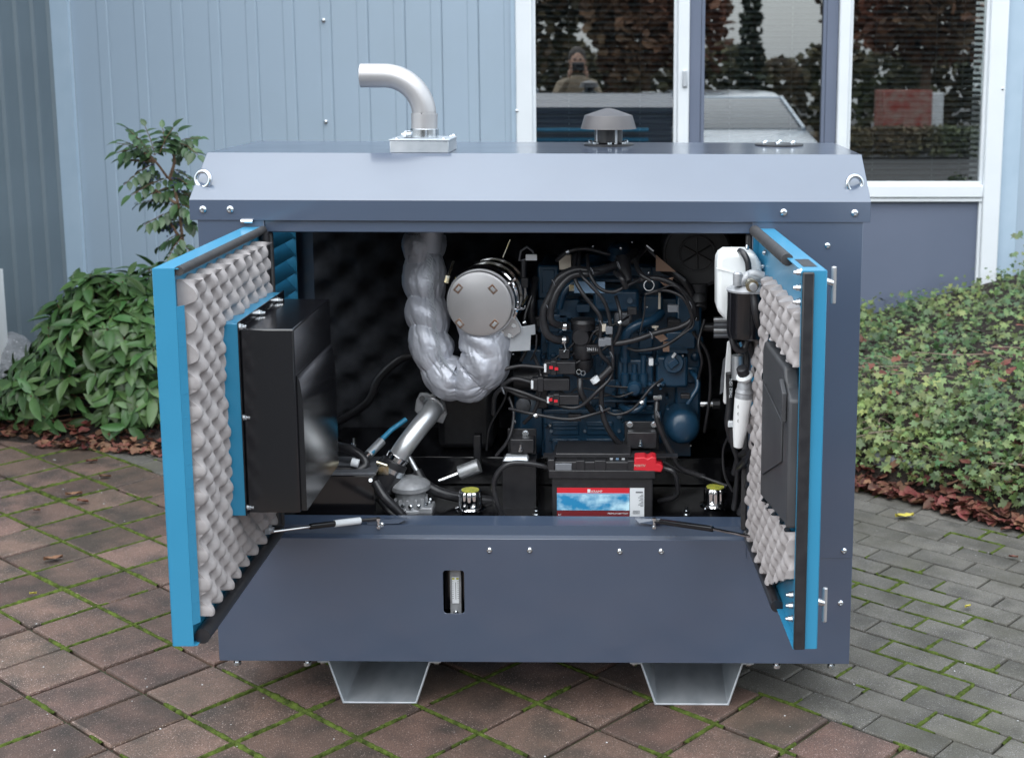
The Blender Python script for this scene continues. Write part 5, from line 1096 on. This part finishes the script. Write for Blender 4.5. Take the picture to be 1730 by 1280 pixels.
MB().pbox(941, 833, 1063.5, 834.5, Yb-.0010, .0005).build('label_line', PALEB, bat)
p = at(999, 831.6, Yb-.0012); text('KRAMP', .0088, p, FRONT, LABW, bat)
MB().pbox(992.5, 826, 997.5, 831.5, Yb-.0012, .0006).build('label_emblem', LABW, bat)
p = at(1061.5, 868.5, Yb-.0012); text('PREMIUM BATTERY', .0062, p, FRONT, LABW, bat, align='RIGHT')
p = at(943, 870, Yb-.0012); text('6.1', .0070, p, FRONT, LABW, bat)
q = MB()
for i in range(11): q.pbox(1069+i*1.1, 862, 1069+i*1.1+(.7 if i % 3 else .4), 868, Yb-.0012, .0006)
for i in range(9): q.pbox(1087-(4+6*((i*7) % 5)/5), 835+i*2.4, 1087, 836+i*2.4, Yb-.0012, .0006)
q.pbox(1074, 830, 1086, 832.5, Yb-.0012, .0006); q.build('label_print', GPL, bat)
for u, m in ((1033, LABW), (1043, PALEB), (1053, LABW)): MB().pbox(u-2.5, 773, u+2.5, 778, Yb+.0185, .001).build('lid_sticker', m, bat)
q = MB(); q.tube([at(940, 862, Yb-.0008), at(960, 850, Yb-.0008)], .0001, 3)
hose('battery_cable', [(925, 789, .13), (895, 783, .12), (862, 783, .11), (842, 797, .11), (834, 820, .11), (840, 850, .11), (852, 878, .12)], 4.3, RUB, bat, k=10, corr=22)
hose('battery_cable', [(1118, 790, .13), (1138, 797, .12), (1145, 818, .13), (1140, 838, .15), (1112, 846, .17)], 4.3, RUB, bat, k=10, corr=22)
hose('thin_wire', [(1120, 780, .2), (1150, 795, .2), (1180, 803, .2), (1205, 812, .18), (1228, 820, .17)], 3, BPL, bat)
for u, v in ((1160, 868), (906, 868)): 
    q = MB().lathe(at(u, v, .13), (0, 0, 1), [(.011, -.02), (.011, 0), (.007, .002), (.007, .010), (.004, .011), (.004, .018)], 8); q.build('hold_down_nut', ZINC, bat)
# ================================================================== RIGHT SIDE: bottle, filters, hoses
bt = thing('expansion_bottle', 'white plastic coolant bottle hanging at the upper right of the compartment', 'bottle', at(1250, 540, .12))
Yc = -.11
poly = [(1211, 455), (1211, 520), (1214, 528), (1228, 545), (1262, 545), (1287, 520), (1290, 470), (1286, 444), (1277, 430), (1262, 426), (1225, 426), (1216, 432), (1212, 440)]
MB().prism([at(u, v, Yc) for u, v in poly], (0, .10, 0)).build('bottle_body', WPL, bt, bev=.012, seg=4, ang=50)
MB().prism([at(1210, 452, Yc-.002), at(1290, 474, Yc-.002), at(1290, 476, Yc-.002), at(1210, 454, Yc-.002)], (0, .003, 0)).build('mould_seam', WPL, bt)
q = MB().prism([at(u, v, Yc+.03) for u, v in [(1226, 425), (1241, 420), (1256, 421), (1268, 428), (1262, 432), (1230, 431)]], (0, .03, 0)); q.build('bottle_cap', WPL, bt, bev=.003)
hose('overflow_hose', [(1250, 424, -.1), (1256, 428, -.12), (1263, 442, -.13), (1265, 460, -.13)], 5.5, RUB, bt)
MB().lathe(at(1262, 422, -.1), (0, 0, 1), [(.004, 0), (.004, .008), (.002, .012)], 8).build('hose_nipple', ZINC, bt)
ff = thing('fuel_filter', 'black fuel filter canister with a cast aluminium head and brass banjo bolt at the right', 'fuel filter', at(1262, 575, -.03))
c = at(1264, 488, -.15); k = px(1, -.15)
MB().lathe(c, (0, 0, -1), [(k*33, -.002), (k*37, 0), (k*36, .004), (k*36, k*70), (k*34, k*82), (k*30, k*85)], 48).build('filter_can', BLK, ff, ang=40)
MB().lathe(c, (0, 0, 1), [(k*37, -.004), (k*37.5, 0), (k*30, .006), (k*20, .012), (k*12, .016)], 48).build('filter_rim', ALU, ff, ang=40)
MB().lathe(at(1246, 482, -.175), (0, 0, 1), [(k*8, 0), (k*8, k*20), (k*5, k*23)], 14).build('bleed_screw', ALU, ff)
q = MB(); q.tube([at(1262, 468, -.17), at(1285, 470, -.17), at(1302, 478, -.16)], [k*11, k*8, k*10], 18, cap=True); q.tube([at(1250, 478, -.17), at(1270, 464, -.17), at(1290, 468, -.17)], k*9, 14, 4); q.build('filter_head', ALU, ff, ang=50)
q = MB().lathe(at(1270, 482, -.21), (.12, -1, -.1), [(k*10.5, -.01), (k*11, 0), (k*11, .007), (k*7.5, .008)], 20); q.build('banjo_fitting', BRASS, ff)
MB().lathe(at(1272, 484, -.22), (.12, -1, -.1), [(k*6.5, -.01), (k*6.5, .010), (.001, .011)], 18).build('banjo_bolt', ALU, ff)
MB().pbox(1266, 493, 1284, 497, -.22, .006).build('hose_clip', ZINC, ff)
hose('fuel_hose', [(1274, 497, -.205), (1278, 530, -.21), (1287, 565, -.18), (1289, 600, -.17), (1292, 640, -.17), (1290, 690, -.16), (1278, 740, -.13), (1262, 775, -.06), (1248, 790, .06)], 7.5, RUB, ff, k=9, n=14)
hose('fuel_hose', [(1236, 566, -.14), (1240, 582, -.145), (1249, 592, -.145), (1258, 588, -.14), (1264, 572, -.14)], 6, RUB, ff, n=14)
hose('fuel_hose', [(1265, 572, -.14), (1272, 600, -.12), (1280, 625, -.14), (1284, 660, -.14), (1284, 710, -.13), (1272, 755, -.08), (1250, 770, .05), (1240, 800, .08)], 6, RUB, ff, k=9, n=14)
hose('fuel_hose', [(1282, 572, -.12), (1290, 620, -.14), (1296, 680, -.13), (1284, 740, -.11), (1268, 790, -.06), (1260, 840, .06), (1250, 868, .08)], 7, RUB, ff, k=9, n=14)
hose('fuel_hose', [(1236, 722, .04), (1238, 750, .04), (1246, 780, .05), (1244, 830, .08), (1240, 860, .09)], 5, RUB, ff, k=9)
hose('fuel_hose', [(1232, 735, .07), (1222, 760, .1), (1224, 800, .1), (1238, 830, .1)], 2.4, BPL, ff)
hose('fuel_hose', [(1232, 630, .04), (1233, 680, .05), (1230, 715, .05), (1236, 745, .06)], 6.5, RUB, ff, k=9)
fh = text('TH62 1SN', .011, at(1237, 672, -.0), (math.pi/2, -math.pi/2, 0), LABW, ff, 'hose_print')
text('100R 16-0', .008, at(1276, 735, -.04), (math.pi/2, -1.25, 0), LABW, ff, 'hose_print')
MB().pbox(1230, 712, 1241, 722, .03, .012).build('hose_end', LABW, ff, bev=.002)
wf = thing('white_filter', 'long white filter cartridge with a grey head and black knob hanging at the right post', 'filter', at(1255, 760, .0))
Yw = -.12; k = px(1, Yw); top = at(1256, 672, Yw); bot = at(1246, 762, Yw); ax = (bot-top).normalized()
MB().lathe(top, ax, [(k*15.5, 0), (k*14.5, k*20), (k*13, k*55), (k*8, k*88), (k*2.5, k*91)], 40).build('filter_cartridge', WPA, wf, ang=50)
MB().lathe(top-ax*k*16, ax, [(k*14, 0), (k*15.5, k*6), (k*14.5, k*8), (k*15.5, k*14), (k*15, k*17)], 40).build('filter_collar', ALU, wf, ang=35)
MB().lathe(top-ax*k*34, ax, [(k*9, 0), (k*13, k*8), (k*13.5, k*18)], 30).build('filter_head', ALU, wf, ang=50)
a_ = V((-.28, -.35, .85)).normalized(); pc = at(1258, 636, Yw-.01)
MB().lathe(pc, a_, [(k*8, -.012), (k*14.5, -.002), (k*15, .002), (k*13, .006), (k*10, .008)], 30).build('knob_collar', WPL, wf, ang=40)
MB().lathe(pc, a_, [(k*10.5, .006), (k*10.5, k*18), (k*8.5, k*20), (k*5, k*20.5)], 12).build('knob', BPL, wf, bev=.001)
MB().tube([at(1246, 600, .02), at(1246, 640, .02)], [k*11, k*11], 26).build('steel_tube', STEEL, wf)
MB().cyl(at(1246, 578, .0), at(1252, 596, .0), k*8, n=18).build('steel_neck', CHR, wf)
q = MB().prism([at(u, v, .08) for u, v in [(1229, 578), (1234, 576), (1236, 600), (1233, 680), (1224, 683), (1222, 678), (1226, 610)]], (0, .012, 0)); q.build('white_blade', WPA, wf, bev=.002)
q = MB().prism([at(u, v, .10) for u, v in [(1222, 608), (1227, 602), (1226, 660), (1216, 666), (1218, 640)]], (0, .006, 0)); q.build('grey_blade', ALUD, wf)
q = MB()
for v in (687, 699, 711): q.ring(at(1249, v, Yw-.0165*1.03), (0, -1, 0), .0042, .0004, 18, 4); q.pbox(1247.5, v-1.5, 1250.5, v+1.5, Yw-.0172, .0006)
q.build('printed_symbol', INK, wf)
# ================================================================== ACROSS THE YARD (seen mirrored in the window panes)
def tree(x, y, h, r, label, m, seed, conifer=False, n=1500):
    rs = random.Random(seed); t = thing('conifer' if conifer else 'broadleaf_tree', label, 'tree', (x, y, 0), 'trees across the yard')
    MB().tube([(x, y, 0), (x+.1, y, h*.45), (x, y+.1, h*.9)], [r*.04+.04, .03], 8, 4).build('trunk', BARK, t)
    q = MB()
    if not conifer:
        for k in range(7):
            a = rs.uniform(0, 6.28); q.tube([(x, y, h*.35), (x+math.cos(a)*r*.5, y+math.sin(a)*r*.5, h*.55), (x+math.cos(a)*r*.85, y+math.sin(a)*r*.85, h*rs.uniform(.6, .85))], [.06, .015], 5, 3)
        q.build('limb', BARK, t); q = MB()
    for k in range(n):
        if conifer:
            f = rs.random()**.8; rr = r*(1-f)*(.5+.5*((f*14) % 1)); a = rs.uniform(0, 6.28); c = V((x+math.cos(a)*rr, y+math.sin(a)*rr, h*(.06+.94*f)-rr*.25))
        else:
            d = V((rs.gauss(0, 1), rs.gauss(0, 1), rs.gauss(0, 1))).normalized(); k2 = rs.random()**.38*(1+.35*noise.noise(d*2+V((seed, 0, 0)))); c = V((x+d.x*r*k2, y+d.y*r*k2, h*.62+d.z*h*.40*k2))
        s_ = rs.uniform(.10, .19)*(.8 if conifer else 1); b = basis(V((rs.uniform(-1, 1), rs.uniform(-1, 1), rs.uniform(-1, 1))), V((rs.uniform(-1, 1), rs.uniform(-1, 1), 1)))
        q.add([c+b@V(p)*s_ for p in ((-.6, -.5, 0), (.1, -1, .2), (.7, 0, 0), (.1, 1, -.2), (-.5, .6, .1))], [(0, 1, 2, 3, 4)])
    q.build('crown', m, t, ang=0)
TG = mat('dark_tree_foliage', (.085, .10, .045), (.15, .10, .06), rough=.7, rand=.6, scale=.6)
TR = mat('autumn_tree_foliage', (.24, .09, .055), (.15, .10, .055), rough=.7, rand=.6, scale=.5)
TC = mat('conifer_foliage', (.05, .065, .04), rough=.7, rand=.5)
for a in [(-4.5, -19, 7, 2.6, 'dark green tree at the left end of the row across the yard', TG, 1), (-.6, -20, 8, 2.8, 'tall green tree straight across the yard from the left window', TG, 2), (2.3, -19, 6.5, 2.0, 'reddish tree beside the gap in the row across the yard', TR, 3),
          (8.6, -19, 7.5, 2.4, 'large red leaved tree right of the gap across the yard', TR, 4), (12.4, -21, 7, 2.8, 'second red leaved tree further right across the yard', TR, 5), (16.5, -22, 7, 3.0, 'last tree at the right end of the row across the yard', TG, 6)]: tree(*a, n=7000)
tree(5.35, -23, 5.2, .55, 'slim dark conifer standing alone in the gap of the tree row', TC, 9, True, 900)
hd = MB(); rs = random.Random(5)
for k in range(9000):
    x = rs.uniform(-12, 22); c = V((x, -24+rs.uniform(-.6, .6), rs.random()**.7*(2.15+.5*noise.noise(V((x*.7, 0, 0)))+.3*noise.noise(V((x*3, 0, 0)))))); s_ = rs.uniform(.08, .18); b = basis(V((rs.uniform(-1, 1), rs.uniform(-1, 1), rs.uniform(-1, 1))), V((0, 1, .3)))
    hd.add([c+b@V(p)*s_ for p in ((-.6, -.5, 0), (.1, -1, .2), (.7, 0, 0), (.1, 1, -.2), (-.5, .6, .1))], [(0, 1, 2, 3, 4)])
tag(hd.build('hedge', TG, ang=0), 'long rough hedge behind the trees across the yard', None, None, 'stuff')
hd = MB()
for k in range(9000):
    x = rs.uniform(2.5, 13); c = V((x, -14.6+rs.uniform(-.35, .35), rs.random()**.7*(.55+.25*noise.noise(V((x*1.1, 3, 0)))))); s_ = rs.uniform(.03, .065); b = basis(V((rs.uniform(-1, 1), rs.uniform(-1, 1), rs.uniform(-1, 1))), V((rs.uniform(-1, 1), 1, rs.uniform(-1, 1))))
    hd.add([c+b@V(p)*s_ for p in ((-.6, -.5, 0), (.1, -1, .2), (.7, 0, 0), (.1, 1, -.2), (-.5, .6, .1))], [(0, 1, 2, 3, 4)])
tag(hd.build('hedge', TG, ang=0), 'low green hedge in front of the red container across the yard', None, None, 'stuff')
# parked car
CARP = mat('silver_blue_car_paint', (.32, .38, .45), rough=.25, metal=.4, coat=.8); CGL = mat('car_glass', (.02, .035, .055), rough=.05, coat=.6)
cx_, cy_ = 2.35, -7.0
car = thing('parked_car', 'silver car parked nose to the building and mirrored in the middle window', 'car', (cx_, cy_, 0))
def carl(prof, hw, name, m, par, taper=0, zt=0):
    mb = MB(); n = len(prof); lv = [(-1, 1-taper), (-.93, 1), (.93, 1), (1, 1-taper)] if 0 else [(-1, 0), (1, 0)]
    P = []
    for sgn in (-1, 1):
        for X, Z in prof: w = hw-taper*max(0, Z-zt); P.append(V((cx_+sgn*w, cy_+X, Z)))
    mb.add(P, [tuple(range(n-1, -1, -1)), tuple(range(n, 2*n))]+[(i, (i+1) % n, n+(i+1) % n, n+i) for i in range(n)]); return mb.build(name, m, par, bev=.03, seg=3, ang=50)
carl([(-2.2, .3), (2.2, .3), (2.25, .55), (2.1, .75), (1.25, .90), (-2.15, .95), (-2.25, .6)], .86, 'body', CARP, car)
carl([(-2.10, .93), (1.30, .89), (.55, 1.26), (.1, 1.31), (-1.2, 1.33), (-1.9, 1.22)], .80, 'cabin_glass', CGL, car, .35, .9)
carl([(.50, 1.285), (.1, 1.335), (-1.2, 1.35), (-1.88, 1.26), (-1.85, 1.24), (-1.2, 1.32), (.1, 1.305), (.52, 1.26)], .80, 'roof', CARP, car, .35, .9)
for X0, Z0, X1, Z1 in ((1.30, .90, .52, 1.28), (-.3, .92, -.35, 1.32), (-1.95, .95, -1.85, 1.25)):
    for s in (-1, 1): MB().tube([(cx_+s*.82, cy_+X0, Z0), (cx_+s*(.80-.35*(Z1-.9)), cy_+X1, Z1)], .025, 8).build('pillar', CARP, car)
for X in (-1.4, 1.4):
    for s in (-1, 1):
        wh = MB().lathe((cx_+s*.70, cy_+X, .31), (s, 0, 0), [(.31, 0), (.31, .16), (.27, .18), (.20, .17)], 32).build('wheel', RUB, car); MB().lathe((cx_+s*.86, cy_+X, .31), (s, 0, 0), [(.20, 0), (.19, .02), (.05, .01)], 10).build('rim', ALU, wh)
for s in (-1, 1): MB().sph((cx_+s*.62, cy_+2.13, .68), .1, 8, (1, .6, .7)).build('headlight', LABW, car)
# red container
rb = thing('red_container', 'red metal container with white ends across the yard', 'container', (7.4, -16, 0)); MB().box((6.85, -16.5, .35), (7.85, -15.8, 1.25)).build('container_body', mat('red_container_paint', (.30, .05, .035), (.36, .24, .2), rough=.5, scale=6), rb, bev=.02)
MB().box((7.852, -16.45, .38), (8.1, -15.85, 1.2)).build('container_end', WPA, rb, bev=.02)
for X in (6.95, 7.75): MB().box((X-.08, -16.4, 0), (X+.08, -15.9, .349)).build('leg', ALUD, rb)
# photographer
per = thing('person', 'photographer in a beige coat holding a camera to the face, mirrored in the left window', 'person', (.25, -3.75, 0))
def skin(name, pts, edges, rad, m, root, par, sub=2):
    me = bpy.data.meshes.new(name); me.from_pydata([V(p)-WO[par] for p in pts], edges, []); o = link(name, me, WO[par], par)
    md = o.modifiers.new('skin', 'SKIN')
    for i, r in enumerate(rad): me.skin_vertices[0].data[i].radius = (r, r) if not isinstance(r, tuple) else r
    me.skin_vertices[0].data[root].use_root = True; md.use_smooth_shade = True
    s_ = o.modifiers.new('sub', 'SUBSURF'); s_.levels = s_.render_levels = sub; me.materials.append(m); return o
COAT = mat('beige_coat', (.30, .24, .17), (.24, .19, .14), rough=.85, scale=20); SKIN = mat('skin', (.50, .30, .22), rough=.5, sub=.1); HAIR = mat('dark_hair', (.03, .02, .015), rough=.6); JEAN = mat('dark_jeans', (.03, .04, .07), rough=.85)
bx_, by_ = .25, -3.72
P = [(0, 0, .95), (0, 0, 1.15), (0, .01, 1.36), (0, .01, 1.48), (0, .02, 1.56), (-.17, .01, 1.44), (.17, .01, 1.44), (-.27, .12, 1.24), (.27, .12, 1.24), (-.10, .27, 1.52), (.10, .27, 1.52), (-.09, 0, .90), (.09, 0, .90), (-.10, .02, .50), (.10, .02, .50), (-.11, -.02, .09), (.11, -.02, .09), (-.12, .14, .04), (.12, .14, .04)]
Ed = [(0, 1), (1, 2), (2, 3), (3, 4), (3, 5), (3, 6), (5, 7), (6, 8), (7, 9), (8, 10), (0, 11), (0, 12), (11, 13), (12, 14), (13, 15), (14, 16), (15, 17), (16, 18)]
body = skin('body', [(bx_+a, by_+b, c) for a, b, c in P], Ed, [(.17, .12), (.16, .12), (.18, .12), (.13, .09), .055, .075, .075, .055, .055, .035, .035, .10, .10, .065, .065, .045, .045, .035, .035], COAT, 0, per)
hd_ = MB().sph((bx_, by_+.05, 1.715), .105, 14, (.82, .98, 1.18)); hd_.v = [p+V((0, .012*max(0, 1-abs(p.x-bx_)/.02)*max(0, 1-abs(p.z-1.70)/.03) if p.y > by_+.12 else 0, 0)) for p in hd_.v]
h_ = hd_.build('head', SKIN, per)
MB().sph((bx_, by_+.032, 1.738), .112, 12, (.86, .98, 1.12)).build('hair', HAIR, per); 
for s in (-1, 1): MB().sph((bx_+s*.088, by_+.055, 1.70), .022, 6, (.4, .8, 1.2)).build('ear', SKIN, h_); MB().sph((bx_+s*.033, by_+.146, 1.725), .011, 6).build('eye', INK, h_)
MB().sph((bx_, by_+.146, 1.655), .018, 6, (1.3, .4, .4)).build('mouth', RED, h_); 
for s in (-1, 1):
    for i in range(4): MB().tube([(bx_+s*.085, by_+.27, 1.545+i*.021), (bx_+s*.088, by_+.305, 1.575+i*.021), (bx_+s*.068, by_+.322, 1.59+i*.021)], [.0095, .0075], 8, 4).build('finger', SKIN, per)
    MB().tube([(bx_+s*.09, by_+.26, 1.55), (bx_+s*.07, by_+.235, 1.585), (bx_+s*.05, by_+.22, 1.60)], [.012, .009], 8, 4).build('thumb', SKIN, per)
    MB().sph((bx_+s*.095, by_+.262, 1.565), .032, 8, (.5, .8, 1.3)).build('palm', SKIN, per)
cm = thing('handheld_camera', 'black camera held up in front of the photographer', 'camera', (.25, -3.48, 1.6))
MB().box((bx_-.065, by_+.215, 1.60), (bx_+.065, by_+.275, 1.69)).build('camera_body', BPL, cm, bev=.01)
MB().lathe((bx_, by_+.276, 1.645), (0, 1, 0), [(.036, 0), (.036, .06), (.033, .075), (.028, .07)], 28).build('lens', BPL, cm); MB().lathe((bx_, by_+.340, 1.645), (0, 1, 0), [(.027, 0), (.02, .004), (.001, .006)], 24).build('front_glass', CGL, cm)
